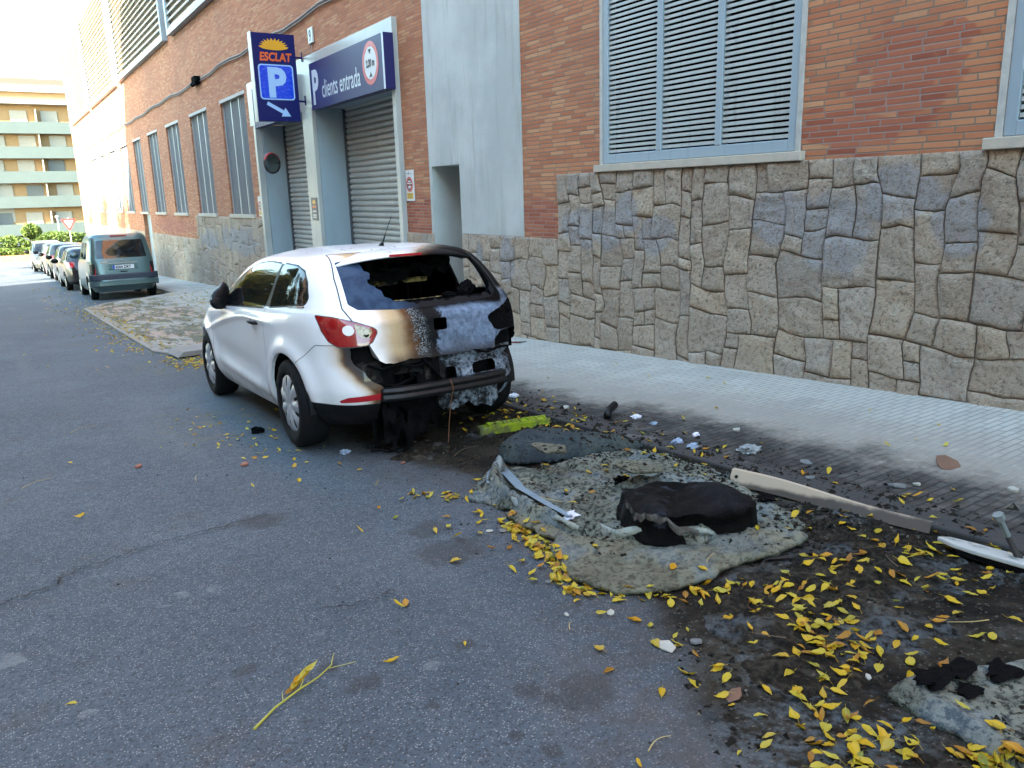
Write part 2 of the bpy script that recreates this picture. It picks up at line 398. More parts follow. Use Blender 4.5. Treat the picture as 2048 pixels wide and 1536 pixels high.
# ============================================================ ground
def road():
    xs = np.concatenate([np.linspace(-150, -12, 12), np.linspace(-9, 6, 61), np.linspace(9, 150, 12)])
    ys = np.concatenate([np.linspace(-60, -4, 10), np.linspace(-3, 14, 86), np.linspace(14.5, 80, 60), np.linspace(85, 600, 20)])
    V = []
    for y in ys:
        zb = gz(min(y, 150))
        for x in xs:
            dz = .012*float(fbm(x*.7, y*.5, 3)) if abs(x) < 7 and y < 40 else 0
            V.append((x, y, zb+dz*.6))
    nx = len(xs); F = [(j*nx+i, j*nx+i+1, (j+1)*nx+i+1, (j+1)*nx+i) for j in range(len(ys)-1) for i in range(nx-1)]
    tag(link('road', mkmesh('road', V, F, M['asphalt'], smooth=True)), kind='structure')
road()
def edge_x(y):
    return float(np.interp(y, [-20, 9.7, 10.2, 10.8, 11.6, 21.6, 22.3, 23.2, 60], [3.24, 3.24, 2.6, 1.9, 1.66, 1.66, 2.2, 4.0, 4.05]))
def top_h(x, y):
    ap = float(np.interp(y, [9.7, 10.6, 21.8, 23.2], [.022, .03, .035, .12]))
    return ap+.028*max(0, x-3.4)
def pavement():
    ys = np.concatenate([np.linspace(-20, 9.6, 40), np.linspace(9.7, 24, 60), np.linspace(24.5, 59, 40)])
    V = []; F = []; K = MB(); n = 9
    for j, y in enumerate(ys):
        e = edge_x(y); g = gz(y)
        V.append((e, y, g-.05)); 
        for k in range(n):
            x = e+(5.40-e)*k/(n-1); V.append((x, y, g+top_h(x, y)))
        if j:
            o = j*(n+1); q = o-(n+1)
            F += [(q+k, q+k+1, o+k+1, o+k) for k in range(n)]
    tag(link('pavement', mkmesh('pavement', V, F, M['paving'])), kind='structure')
    # kerb: separate stones laid end to end
    for j in range(len(ys)-1):
        y0, y1 = ys[j]+.004, ys[j+1]-.004; e0, e1 = edge_x(y0), edge_x(y1)
        h0, h1 = gz(y0)+top_h(e0, y0)+.004, gz(y1)+top_h(e1, y1)+.004
        w = .15
        K.add([(e0-.02, y0, gz(y0)-.08), (e0+w, y0, gz(y0)-.08), (e1+w, y1, gz(y1)-.08), (e1-.02, y1, gz(y1)-.08),
               (e0-.02, y0, h0), (e0+w, y0, h0), (e1+w, y1, h1), (e1-.02, y1, h1)],
              [(0, 3, 2, 1), (4, 5, 6, 7), (0, 1, 5, 4), (1, 2, 6, 5), (2, 3, 7, 6), (3, 0, 4, 7)])
    m = MT('kerb_stone_scorched'); p = m.pos(); x, y, z = m.sep(p)
    c = m.mix(m.noise(p, 6., 5., .65), (.17, .16, .14), (.33, .31, .27))
    c = m.mix(m.sm(y, 9., 7.3)*m.sm(m.noise(p, 4., 4.), .15, .42), c, (.035, .033, .032))
    m.set(color=c, rough=.85); m.bump(m.noise(p, 40., 4.), .5, .01)
    tag(K.build('kerb', m.m, bevel=.012), kind='structure')
    # cracks in the asphalt: flat jagged strips, the shade in the gaps put into colour
    r = random.Random(5); C = MB()
    def crack(pts, w, amp=.02, n=14):
        P = []
        for (a, b) in zip(pts[:-1], pts[1:]):
            for k in range(n):
                t = k/n; P.append((a[0]+(b[0]-a[0])*t+r.uniform(-amp, amp), a[1]+(b[1]-a[1])*t+r.uniform(-amp, amp)))
        P.append(pts[-1])
        L = []
        for i, q in enumerate(P):
            d = Vector(P[min(i+1, len(P)-1)])-Vector(P[max(i-1, 0)]); d.normalize(); nrm = Vector((-d.y, d.x))
            ww = w*r.uniform(.25, 1.2)*min(1, .15+4*i/len(P), .15+4*(len(P)-1-i)/len(P))
            L.append(((q[0]+nrm.x*ww, q[1]+nrm.y*ww), (q[0]-nrm.x*ww, q[1]-nrm.y*ww)))
        for a, b in zip(L[:-1], L[1:]):
            C.add([(x, y, gz(y)+.0115) for x, y in (a[0], a[1], b[1], b[0])], [(0, 1, 2, 3)])
    crack([(-.6, 3.3), (-.18, 3.58), (.0, 3.66), (.14, 3.78), (.42, 3.87), (.92, 3.91), (1.02, 3.96)], .006)
    crack([(.0, 3.66), (.08, 3.8), (.2, 3.83)], .004, .012, 8)
    crack([(.84, 2.71), (.95, 2.66), (1.09, 2.67), (1.13, 2.68)], .006, .012, 8)
    crack([(2.12, 1.9), (2.5, 1.95), (2.9, 1.75), (3.1, 1.8)], .012, .03, 10)
    tag(C.build('road_crack', simple('crack_shadow', (.015, .014, .013), .95)), kind='structure')
pavement()

# ============================================================ the brick building
XF = 5.30
bld = empty('brick_building', (XF, 20, gz(20)))
tag(bld, 'long orange brick building with rough stone base, louvres and two roller shutters', 'building')
def part(mb, name, mat, parent=bld, bevel=0, smooth=False):
    return mb.build(name, mat, parent, loc=tuple(-Vector(parent.location)) if parent is bld else (0, 0, 0), bevel=bevel, smooth=smooth)
WIN = [(19.2, 21.4), (22.9, 25.0), (26.6, 28.6), (30.2, 32.1), (33.75, 35.5), (37.1, 39.2), (40.6, 42.8), (44.3, 46.2), (47.9, 50.)]
LOUV = [(4.18, 6.5), (.35, 2.66)]
holes = [(a, b, 1.02, 3.76) for a, b in WIN]+[(a, b, 1.62, 4.75) for a, b in LOUV]+[(11.2, 18.32, -3., 3.7), (9.42, 10.21, -3., 1.75), (33.6, 35.3, -4, .94)]
def wall_grid(y0, y1, z0, z1, holes, x, mb, mi=0):
    Y = sorted({y0, y1, *[v for h in holes for v in h[:2] if y0 < v < y1]}); Z = sorted({z0, z1, *[v for h in holes for v in h[2:] if z0 < v < z1]})
    for a, b in zip(Y[:-1], Y[1:]):
        for c, d in zip(Z[:-1], Z[1:]):
            if any(h[0] <= a and b <= h[1] and h[2] <= c and d <= h[3] for h in holes): continue
            mb.add([(x, a, c), (x, b, c), (x, b, d), (x, a, d)], [(0, 3, 2, 1)], mi)
w = MB(); wall_grid(-25, 58.6, -4, 17, holes, XF, w)
for (a, b, c, d) in holes:      # reveals
    dp = .6 if b-a > 5 else (.62 if d < 2 and a < 20 else .2)
    if b-a > 5: continue
    w.add([(XF, a, c), (XF+dp, a, c), (XF+dp, a, d), (XF, a, d)], [(0, 1, 2, 3)]); w.add([(XF, b, c), (XF+dp, b, c), (XF+dp, b, d), (XF, b, d)], [(0, 3, 2, 1)])
    w.add([(XF, a, d), (XF+dp, a, d), (XF+dp, b, d), (XF, b, d)], [(0, 1, 2, 3)]); w.add([(XF, a, c), (XF+dp, a, c), (XF+dp, b, c), (XF, b, c)], [(0, 3, 2, 1)])
w.add([(XF, 58.6, -4), (26, 58.6, -4), (26, 58.6, 17), (XF, 58.6, 17)], [(0, 1, 2, 3)])
w.add([(XF, -25, -4), (26, -25, -4), (26, -25, 17), (XF, -25, 17)], [(0, 3, 2, 1)])
me = mkmesh('brick_wall', w.V, w.F, M['brick']); link('brick_wall', me, bld, tuple(-Vector(bld.location)))
rf = MB(); rf.box(XF-.12, 26.1, -25.1, 58.7, 17.0, 17.25); part(rf, 'roof', M['sill'])

_LG = np.random.RandomState(8).rand(2, 97, 97)-.5
def lat(x, y, k):
    xi = np.floor(x).astype(int); yi = np.floor(y).astype(int); fx = x-xi; fy = y-yi; g = _LG[k]
    return (g[xi % 97, yi % 97]*(1-fx)+g[(xi+1) % 97, yi % 97]*fx)*(1-fy)+(g[xi % 97, (yi+1) % 97]*(1-fx)+g[(xi+1) % 97, (yi+1) % 97]*fx)*fy
def stones(y0, y1, ztop, zb, seed, res=.035, cell=.1):
    """irregular squared rubble packed cell by cell, warped, each block a rounded rough face"""
    r = random.Random(seed); ny = int(round((y1-y0)/cell)); nz = int(round((ztop-zb)/cell)); occ = [[False]*nz for _ in range(ny)]; B = []
    for k in range(nz):
        for i in range(ny):
            if occ[i][k]: continue
            w_, h_ = r.choice([(3, 3), (4, 4), (4, 3), (3, 4), (5, 4), (4, 5), (5, 5), (3, 5), (3, 2), (6, 5), (4, 6), (5, 3), (2, 2)])
            if w_*h_ <= 2: w_ = h_ = 2
            while w_ > 1 and (i+w_ > ny or any(occ[i+q][k] for q in range(w_))): w_ -= 1
            if i+w_ < ny and not occ[i+w_][k] and (i+w_+1 >= ny or occ[i+w_+1][k]): w_ += 1
            h_ = min(h_, nz-k)
            if nz-k-h_ == 1: h_ += 1
            while h_ > 1 and any(occ[i+q][k+s] for q in range(w_) for s in range(h_)): h_ -= 1
            for q in range(w_):
                for s in range(h_): occ[i+q][k+s] = True
            B.append((i, k, w_, h_))
    V, F, T = [], [], []
    cy, cz = (y1-y0)/ny, (ztop-zb)/nz
    for (i, k, w_, h_) in B:
        a, b = y0+i*cy, y0+(i+w_)*cy; c, d = zb+k*cz, zb+(k+h_)*cz
        na, nc = max(3, int((b-a)/res)), max(3, int((d-c)/res))
        u = np.concatenate([[0, .03], np.linspace(.09, .91, na), [.97, 1]]); v = np.concatenate([[0, .03], np.linspace(.09, .91, nc), [.97, 1]])
        g = .0035; YY, ZZ = np.meshgrid(a+g+(b-a-2*g)*u, c+g+(d-c-2*g)*v, indexing='ij')
        ed = np.minimum(np.minimum(YY-a-g, b-g-YY), np.minimum(ZZ-c-g, d-g-ZZ))
        s = r.random()*50; tilt = r.uniform(-.12, .12), r.uniform(-.12, .12)
        hgt = .010*(1-np.exp(-ed/.006))+(.026*fbm((YY+s)*6, ZZ*6, 3)+.020*np.abs(fbm((YY+s)*13, ZZ*13, 3)))*np.clip(ed/.02, 0, 1)+np.clip(ed/.03, 0, 1)*(tilt[0]*(YY-(a+b)/2)+tilt[1]*(ZZ-(c+d)/2))*.35+r.uniform(0, .012)
        m1 = np.clip((YY-y0)/.12, 0, 1)*np.clip((y1-YY)/.12, 0, 1); m2 = np.clip((ztop-ZZ)/.10, 0, 1)
        Yw = YY+m1*(.105*lat(YY/.27+3, ZZ/.24, 0)+.012*fbm(YY*9, ZZ*9, 3)); Zw = ZZ+m2*(.105*lat(YY/.25+40, ZZ/.26+11, 1)+.012*fbm(YY*9+5, ZZ*9, 3))
        o = len(V); t = r.random()
        V += list(zip((XF-.010-np.maximum(hgt, 0)).ravel(), Yw.ravel(), Zw.ravel())); T += [t]*YY.size
        q = YY.shape[1]; F += [(o+x*q+z, o+x*q+z+1, o+(x+1)*q+z+1, o+(x+1)*q+z) for x in range(YY.shape[0]-1) for z in range(q-1)]
    return V, F, T
for i, (y0, y1, zt, zb, res, cell) in enumerate([(-3., 7.27, 1.55, -.65, .026, .070), (7.27, 9.42, .86, -.65, .028, .072), (10.21, 11.2, .84, -.75, .04, .1), (18.34, 25.5, .97, -1.35, .06, .11), (25.5, 33.55, .27, -1.85, .08, .12), (35.35, 58., .27, -2.4, .12, .15)]):
    V, F, T = stones(y0, y1, zt, zb, 20+i, res, cell)
    me = mkmesh('stone_base', V, F, M['stone'], smooth=True)
    me.attributes.new('tint', 'FLOAT', 'POINT').data.foreach_set('value', T)
    so_ = link('stone_base', me, bld, tuple(-Vector(bld.location)))
    mort = MB(); mort.box(XF-.004, XF+.02, y0, y1, zb-1, zt-.005); mort.build('mortar', M['mortar'], so_)

# plaster panel with the recessed side door
pl = MB(); wall_grid(7.96, 10.28, -3, 5.6, [(9.42, 10.21, -3, 1.75), (7.96, 9.42, -3, .86)], XF-.02, pl)
pl.quad((XF-.02, 7.96, .86), (XF, 7.96, .86), (XF, 7.96, 5.6), (XF-.02, 7.96, 5.6)); pl.quad((XF-.02, 10.28, -3), (XF, 10.28, -3), (XF, 10.28, 5.6), (XF-.02, 10.28, 5.6))
pl.quad((XF-.02, 7.96, .86), (XF, 7.96, .86), (XF, 9.42, .86), (XF-.02, 9.42, .86)); pl.quad((XF-.02, 7.96, 5.6), (XF, 7.96, 5.6), (XF, 10.28, 5.6), (XF-.02, 10.28, 5.6))
pl.box(XF-.019, XF+.6, 10.206, 10.22, -3, 1.76); pl.box(XF-.019, XF+.6, 9.41, 9.424, -3, 1.76); pl.box(XF-.018, XF+.6, 9.424, 10.206, 1.745, 1.76)
part(pl, 'plaster_panel', M['plaster'])
d = MB(); d.box(XF+.50, XF+.55, 9.424, 10.206, -1.5, 1.744); do = part(d, 'door', M['grille'])
hd = MB(); hd.tube([(XF+.46, 9.56, .55), (XF+.46, 9.68, .55)], .012); h_ = hd.build('handle', M['lightmetal'], do)
st = MB(); st.box(XF-.05, XF+.5, 9.424, 10.206, -1.5, gz(9.8)+.2); part(st, 'door_step', M['kerb'])
d2 = MB(); d2.box(XF+.14, XF+.18, 33.6, 35.3, -3, .94); part(d2, 'door', M['bluegrey'])

# big louvre windows in the brickwork
for (a, b) in LOUV:
    z0, z1 = 1.62, 4.75; fr = MB(); x0 = XF-.005
    for q in (a, b-.075): fr.box(x0, XF+.10, q, q+.075, z0, z1)
    fr.box(x0, XF+.10, a+.075, b-.075, z0, z0+.09); fr.box(x0, XF+.10, a+.075, b-.075, z1-.08, z1)
    nm = 2; pw = (b-a-.15)/3
    for k in (1, 2): fr.box(x0-.004, XF+.09, a+.075+pw*k-.032, a+.075+pw*k+.032, z0+.09, z1-.08)
    lo = part(fr, 'louvre_frame', M['bluegrey'], bevel=.006)
    for k in range(3):
        s = MB(); ya, yb = a+.078+pw*k+(.032 if k else 0), a+.072+pw*(k+1)-(.032 if k < 2 else 0); z = z0+.105
        while z < z1-.10:
            # tilted blade with a rolled lip
            P = [(XF+.012, z), (XF+.022, z+.006), (XF+.062, z+.040), (XF+.060, z+.044), (XF+.018, z+.016), (XF+.010, z+.010)]
            P = [(XF+.010, z), (XF+.013, z-.002), (XF+.034, z+.016), (XF+.032, z+.030), (XF+.012, z+.025)]
            s.add([(x, ya, zz) for x, zz in P]+[(x, yb, zz) for x, zz in P], [(i, (i+1) % 5, (i+1) % 5+5, i+5) for i in range(5)]+[(4, 3, 2, 1, 0), (5, 6, 7, 8, 9)]); z += .0457
        s.build('louvre_slats', M['slat'], lo)
    bk = MB(); bk.box(XF+.16, XF+.18, a, b, z0, z1); bk.build('dark_backing', M['black'], lo)
    tr = MB(); tr.box(XF-.012, XF+.05, a-.045, a-.002, z0-.02, z1+.07); tr.box(XF-.012, XF+.05, b+.002, b+.045, z0-.02, z1+.07); tr.box(XF-.012, XF+.05, a-.002, b+.002, z1+.002, z1+.07)
    part(tr, 'window_trim', M['whitetrim'])
    sl = MB(); sl.box(XF-.06, XF+.1, a-.09, b+.09, z0-.075, z0-.004); part(sl, 'window_sill', M['sill'], bevel=.006)
# tall barred windows
for (a, b) in WIN:
    z0, z1 = 1.02, 3.76; g = MB(); g.box(XF+.10, XF+.13, a, b, z0, z1); gp = part(g, 'window', M['grille'])
    f = MB()
    for q in np.linspace(a+.03, b-.03, 4)[1:3]: f.box(XF+.06, XF+.10, q-.025, q+.025, z0, z1)
    f.box(XF+.05, XF+.09, a, a+.03, z0, z1); f.box(XF+.05, XF+.09, b-.03, b, z0, z1); f.build('window_frame', M['lightmetal'], gp)
    br = MB(); y = a+.05
    while y < b-.03: br.box(XF+.075, XF+.098, y, y+.022, z0, z1); y += .075
    br.build('window_bars', simple('bar_paint', (.15, .16, .18), .5) if a == 19.2 else bpy.data.materials['bar_paint'], gp)
    l = MB(); l.box(XF-.01, XF+.1, a-.04, b+.04, z1-.06, z1+.012); part(l, 'lintel', M['whitetrim'])
    l = MB(); l.box(XF-.05, XF+.1, a-.06, b+.06, z0-.07, z0+.012); part(l, 'window_sill', M['sill'])
# upper louvre boxes
for (a, b) in [(-2, 7.2), (7.6, 16.6), (17., 25.95), (26.7, 36.6), (37.4, 46.8), (47.5, 56.8)]:
    z0, z1 = 6.0, 10.2; f = MB(); x0, x1 = XF-.16, XF+.0
    f.box(x0, x1, a, a+.16, z0, z1); f.box(x0, x1, b-.16, b, z0, z1); f.box(x0, x1, a+.16, b-.16, z0, z0+.14); f.box(x0, x1, a+.16, b-.16, z1-.14, z1)
    fo = part(f, 'louvre_box', M['bluegrey'])
    s = MB(); z = z0+.16
    while z < z1-.2:
        P = [(x0+.02, z), (x0+.11, z+.13), (x0+.12, z+.12), (x0+.04, z-.01)]
        s.add([(x, a+.16, zz) for x, zz in P]+[(x, b-.16, zz) for x, zz in P], [(i, (i+1) % 4, (i+1) % 4+4, i+4) for i in range(4)]); z += .185
    s.build('louvre_slats', M['louvre_light'], fo)
    bk = MB(); bk.box(XF-.03, XF-.01, a+.1, b-.1, z0+.1, z1-.1); bk.build('backing', M['louvre_light'], fo)
for yc in (55.1, 52.1, 48.6, 45., 41.):
    g = MB(); g.box(XF-.02, XF-.004, yc-.45, yc+.45, 10.9, 14.6); part(g, 'upper_window', simple('upper_pane', (.3, .2, .13), .4))
# garage portal: cladding, reveals, pier, two roller shutters
sr = MB(); X0 = XF-.08
sr.box(X0, XF+.05, 11.1, 18.66, 2.94, 3.83); sr.box(X0, XF+.05, 11.1, 11.22, -3, 2.94); sr.box(X0, XF+.05, 18.3, 18.45, -3, 2.94)
sr.box(X0, XF-.004, 14.66, 15.2, -3, 2.94)
part(sr, 'portal_cladding', M['surround'], bevel=.006)
rv = MB(); rv.box(XF-.0, XF+.55, 14.662, 15.198, -3, 2.945); rv.box(XF+.052, XF+.55, 18.24, 18.35, -3, 2.94); rv.box(XF+.052, XF+.55, 11.15, 11.26, -3, 2.94); rv.box(XF+.052, XF+.55, 11.26, 18.24, 2.95, 3.1)
part(rv, 'portal_reveal', M['bluegrey'])
for (a, b) in ((11.262, 14.66), (15.2, 18.238)):
    s = MB(); z = -1.4; P = []
    while z < 2.95:
        P += [(XF+.56, z), (XF+.535, z+.022), (XF+.53, z+.05), (XF+.535, z+.078), (XF+.56, z+.092), (XF+.565, z+.099)]; z += .1
    V = [(x, y, zz) for x, zz in P for y in (a, b)]
    s.add(V, [(2*i, 2*i+1, 2*i+3, 2*i+2) for i in range(len(P)-1)])
    so = part(s, 'roller_shutter', M['shutter'], smooth=False)
    for q_ in (a, b-.05):
        g = MB(); g.box(XF+.50, XF+.57, q_, q_+.05, -1.4, 2.94); g.build('guide_rail', M['grille'], so)
# cable clipped along the wall with a junction box, parts of the building
cb = MB(); pts = []
for y in np.arange(7, 56, 1.0):
    sag = .035*math.sin(y*1.9)+.02*math.sin(y*.7); pts.append((XF-.03, y, 4.52+sag-.004*(y-20)))
cb.tube(pts, .022, 6); cb.tube([(p[0]-.01, p[1], p[2]-.05) for p in pts], .012, 5)
co = part(cb, 'wall_cable', M['cable'])
jb = MB(); jb.box(XF-.14, XF-.002, 23.2, 23.6, 4.38, 4.58); jb.tube([(XF-.08, 23.0, 4.5), (XF-.08, 23.8, 4.42)], .06, 8); jb.build('junction_box', M['black'], co)
# ============================================================ trees and background
def leafmat(name, a, b, c, rough=.6):
    m = MT(name); p = m.pos(); r = m.noise(p, 1.6, 3.); w = m.white(m.f('FLOOR', p*9.)) if False else m.noise(p, 11., 2.)
    col = m.mix(m.sm(r, .35, .65), a, b); col = m.mix(m.sm(w, .45, .7), col, c)
    m.set(color=col, rough=rough, spec=.3)
    tr = m.n("ShaderNodeBsdfTranslucent"); put(m.t, tr.inputs[0], col)
    mx = m.n("ShaderNodeMixShader"); mx.inputs[0].default_value = .3
    m.t.links.new(m.b.outputs[0], mx.inputs[1]); m.t.links.new(tr.outputs[0], mx.inputs[2]); m.t.links.new(mx.outputs[0], m.out.inputs[0])
    return m.m
M['foliage'] = leafmat('street_tree_foliage', (.06, .10, .02), (.16, .17, .03), (.34, .27, .04))
M['hedge'] = leafmat('hedge_foliage', (.05, .10, .02), (.10, .16, .03), (.17, .2, .05))
M['bark'] = simple('bark', (.12, .10, .08), .9, var=.4, scale=20, bump=.8)
def leafcloud(n, fn, size, seed):
    r = np.random.RandomState(seed); V = np.zeros((n*4, 3)); 
    C = np.array([fn(r) for _ in range(n)]); u = r.randn(n, 3); u /= np.linalg.norm(u, axis=1)[:, None]
    v = np.cross(u, r.randn(n, 3)); v /= np.linalg.norm(v, axis=1)[:, None]; s = size*(.6+.8*r.rand(n))[:, None]
    V[0::4] = C-u*s; V[1::4] = C+v*s*.55; V[2::4] = C+u*s; V[3::4] = C-v*s*.55
    return V, [(4*i, 4*i+1, 4*i+2, 4*i+3) for i in range(n)]
def street_tree(x, y, h, cr, label, seed, n=5200):
    r = random.Random(seed); z0 = gz(y); t = empty('street_tree', (x, y, z0)); tag(t, label, 'tree', 'street trees on the far pavement')
    b = MB(); hb = h*.42; tips = []
    b.tube([(0, 0, -.1), (.03, .02, hb*.5), (.05, -.03, hb)], [.15, .125, .10], 9)
    for k in range(7):
        a = 2*math.pi*k/7+r.uniform(-.3, .3); e = r.uniform(.5, 1.1); L = cr*r.uniform(.7, 1.0)
        p1 = (math.cos(a)*L*.4, math.sin(a)*L*.4, hb+L*.5*e); p2 = (math.cos(a)*L*.85, math.sin(a)*L*.85, hb+L*1.0*e)
        b.tube([(.05, -.03, hb-.1), p1, p2], [.07, .045, .018], 6); tips += [p1, p2, ((p1[0]+p2[0])/2, (p1[1]+p2[1])/2, (p1[2]+p2[2])/2)]
    b.build('trunk', M['bark'], t, smooth=True)
    cl = [(*c, r.uniform(.5, .95)) for c in tips]+[(r.uniform(-.5, .5)*cr, r.uniform(-.5, .5)*cr, h-r.uniform(.4, 1.6), r.uniform(.5, .9)) for _ in range(9)]
    def fn(q):
        c = cl[q.randint(len(cl))]; d = q.randn(3); d /= np.linalg.norm(d); d *= q.rand()**.4*c[3]; return (c[0]+d[0], c[1]+d[1], c[2]+d[2]*.8)
    V, F = leafcloud(n, fn, .10, seed); link('crown', mkmesh('crown', V, F, M['foliage']), t)
for ty, th, tc, lab, sd in [(3.0, 7.4, 2.1, 'green and yellow street tree nearest the camera across the road', 1), (8.2, 7.8, 2.2, 'green and yellow street tree across the road from the burnt car', 2),
        (13.6, 7.2, 2.1, 'green and yellow street tree across the road from the roller shutters', 3), (20., 7.0, 2.0, 'green and yellow street tree across the road before the building corner', 6)]:
    street_tree(-5.4, ty, th, tc, lab, sd, 7000)
street_tree(-4.3, 26.0, 8.4, 2.6, 'full-crowned street tree right at the corner across the road', 7, 9000)
street_tree(-4.4, 31.6, 8.6, 2.6, 'street tree beyond the corner that throws leafy shade on the sunlit brick', 4, 9000)
street_tree(-4.6, 37.6, 8.8, 2.6, 'street tree second from the junction across the road', 5, 8000)
street_tree(-5.0, 50.5, 8.4, 2.5, 'unseen street tree added at the junction corner to shade the far road', 12, 7000)  # put in out of view to shade the sunlit strip of far road
street_tree(-4.8, 44.0, 8.8, 2.5, 'street tree next to last before the junction across the road', 8, 8000)
# building across the road: it shades this stretch of street
ob = empty('plaster_building', (-9, 0, 0)); tag(ob, 'beige rendered building across the road that shades the street', 'building')
M['render'] = simple('beige_render', (.42, .36, .27), .9, var=.12, scale=1.5)
M['pane'] = simple('dark_pane', (.10, .11, .11), .3)
XL = -9.; w = MB(); oh = [(y, y+1.3, z, z+1.9) for y in range(-28, 25, 4) for z in (-.4, 2.8, 6., 9.2, 12.4)]
YL = 28.4
Y = sorted({-34, YL, *[v for h in oh for v in h[:2]]}); Z = sorted({-4, 15.5, *[v for h in oh for v in h[2:]]}); S_ = set(oh)
for a, b in zip(Y[:-1], Y[1:]):
    for c, d_ in zip(Z[:-1], Z[1:]):
        if (a, b, c, d_) in S_: continue
        w.add([(XL, a, c), (XL, b, c), (XL, b, d_), (XL, a, d_)], [(0, 1, 2, 3)])
w.quad((XL, YL, -4), (-22, YL, -4), (-22, YL, 15.5), (XL, YL, 15.5)); w.quad((XL, -34, -4), (-22, -34, -4), (-22, -34, 15.5), (XL, -34, 15.5)); w.quad((-22, -34, -4), (-22, YL, -4), (-22, YL, 15.5), (-22, -34, 15.5))
me = mkmesh('wall', w.V, w.F, M['render']); link('wall', me, ob, (9, 0, 0))
r_ = MB(); r_.box(-22.2, XL+.3, -34.2, YL+.2, 15.5, 15.8); o_ = r_.build('roof', M['sill'], ob, (9, 0, 0))
for (a, b, c, d_) in oh:
    g = MB(); g.box(XL-.2, XL-.15, a, b, c, d_); g.build('window', M['pane'], ob, (9, 0, 0))

# apartment block beyond the junction
AY = 112.; ap = empty('apartment_block', (4, AY, -2.1)); tag(ap, 'yellow apartment block with grey-green balcony fronts beyond the junction', 'building')
M['ochre'] = simple('ochre_wall', (.27, .165, .075), .85, var=.08, scale=.6)
M['cream'] = simple('cream_wall', (.27, .25, .215), .85, var=.06, scale=.6)
M['balcony'] = simple('grey_green_balcony', (.055, .075, .07), .6, var=.12, scale=.8)
M['blind'] = simple('white_blind', (.28, .255, .21), .6)
M['redroof'] = simple('red_roof', (.15, .07, .055), .8)
off = tuple(-Vector(ap.location))
def ap_part(mb, name, mat): return mb.build(name, mat, ap, off)
b = MB(); b.box(-16, 24, AY, AY+12, -3.5, 14.2); ap_part(b, 'wall', M['ochre'])
b = MB(); b.box(-16, 24.2, AY+.3, AY+12, 14.2, 15.0); ap_part(b, 'attic', M['cream'])
b = MB(); b.box(-16, 24.4, AY+.6, AY+12, 15.0, 15.75); ap_part(b, 'roof', M['redroof'])
b = MB(); b.box(-16, 24, AY-1.3, AY+.1, 12.75, 13.15); ap_part(b, 'eaves', M['cream'])
b = MB(); b.box(-16, 24, AY-.4, AY+.35, 14.15, 14.5); ap_part(b, 'eaves', M['cream'])
b = MB(); b.box(-16, 3.0, AY-.03, AY-.004, -.4, 5.4); ap_part(b, 'white_panel', M['cream'])
b = MB(); b.box(4.2, 6.2, AY+2, AY+5, 15.75, 16.4); ap_part(b, 'chimney', M['cream'])
for i, z in enumerate((-1.95, 1.2, 4.0, 6.75, 9.5)):
    b = MB(); b.box(-16, 24, AY-1.25, AY-1.15, z, z+1.3); b.box(-16, 24, AY-1.15, AY-.0, z, z+.15); q = ap_part(b, 'balcony', M['balcony'])
    rl = MB(); rl.tube([(-16, AY-1.2, z+1.55), (24, AY-1.2, z+1.55)], .03, 5); rl.build('rail', M['lightmetal'], q, off)
    for k, x in enumerate(np.arange(-14.5, 23, 3.1)):
        g = MB(); x_ = x+.5*(i % 2); g.box(x_, x_+1.7, AY-.10-.01*(k % 2), AY-.045, z+.9, z+2.55+.05); wp = ap_part(g, 'window', M['blind'] if (k*7+i*3) % 5 else M['pane'])
    for x in np.arange(-12, 23, 6.2):
        g = MB(); g.box(x, x+.12, AY-1.1, AY-.06, z+.16, z+2.7); ap_part(g, 'partition', M['cream'])
# retaining wall, hedge and bushes at the junction
pw = MB(); pw.box(-30, 4.9, 61.6, 62., -2.5, -1.72)
m = MT('orange_rubble_wall'); p = m.pos(); v = m.vor(p, 3.2, feat='DISTANCE_TO_EDGE'); c = m.mix(m.noise(p, 2., 4.), (.42, .2, .08), (.5, .28, .14)); c = m.mix(m.sm(v, .05, .02), c, (.2, .12, .07)); m.set(color=c, rough=.9)
tag(pw.build('retaining_wall', m.m), 'low orange stone retaining wall below the hedge at the junction', 'wall')
def bush(name, c, s, label, n, seed, lift=0, cat='bush'):
    t = empty(name, c); tag(t, label, cat)
    r = random.Random(seed); cl = [(r.uniform(-1, 1), r.uniform(-1, 1), r.uniform(-.8, .8)) for _ in range(14)]
    def fn(q):
        d = q.randn(3); d /= np.linalg.norm(d); k = .72+.28*q.rand()+.12*math.sin(5*d[0]+seed)*math.cos(4*d[1]); return (d[0]*s[0]*k, d[1]*s[1]*k, s[2]*(d[2]*k)+s[2]+lift)
    V, F = leafcloud(n, fn, .09, seed); link('crown', mkmesh('crown', V, F, M['hedge']), t)
    b = MB()
    for k in range(3): b.tube([(0.05*k, 0, -.1), (.1*k-.1, .05*k, lift+s[2]*.9)], [.05, .02], 6)
    b.build('stem', M['bark'], t)
bush('bush', (1.0, 63.2, -1.75), (1.5, .9, .62), 'wide green bush on top of the orange retaining wall', 2600, 7)
bush('round_bush', (2.5, 64.2, -1.75), (.62, .62, .52), 'clipped round yellow-green bush beside the wide bush', 1500, 8, .95)
bush('bush', (4.3, 66.5, -1.75), (1.9, .8, .48), 'low green bush behind the give way sign', 2200, 9, .35)
bush('hedge', (0.2, 62.3, -1.85), (4.5, .5, .3), 'long low hedge trailing over the retaining wall', 3200, 10, .0, 'hedge')
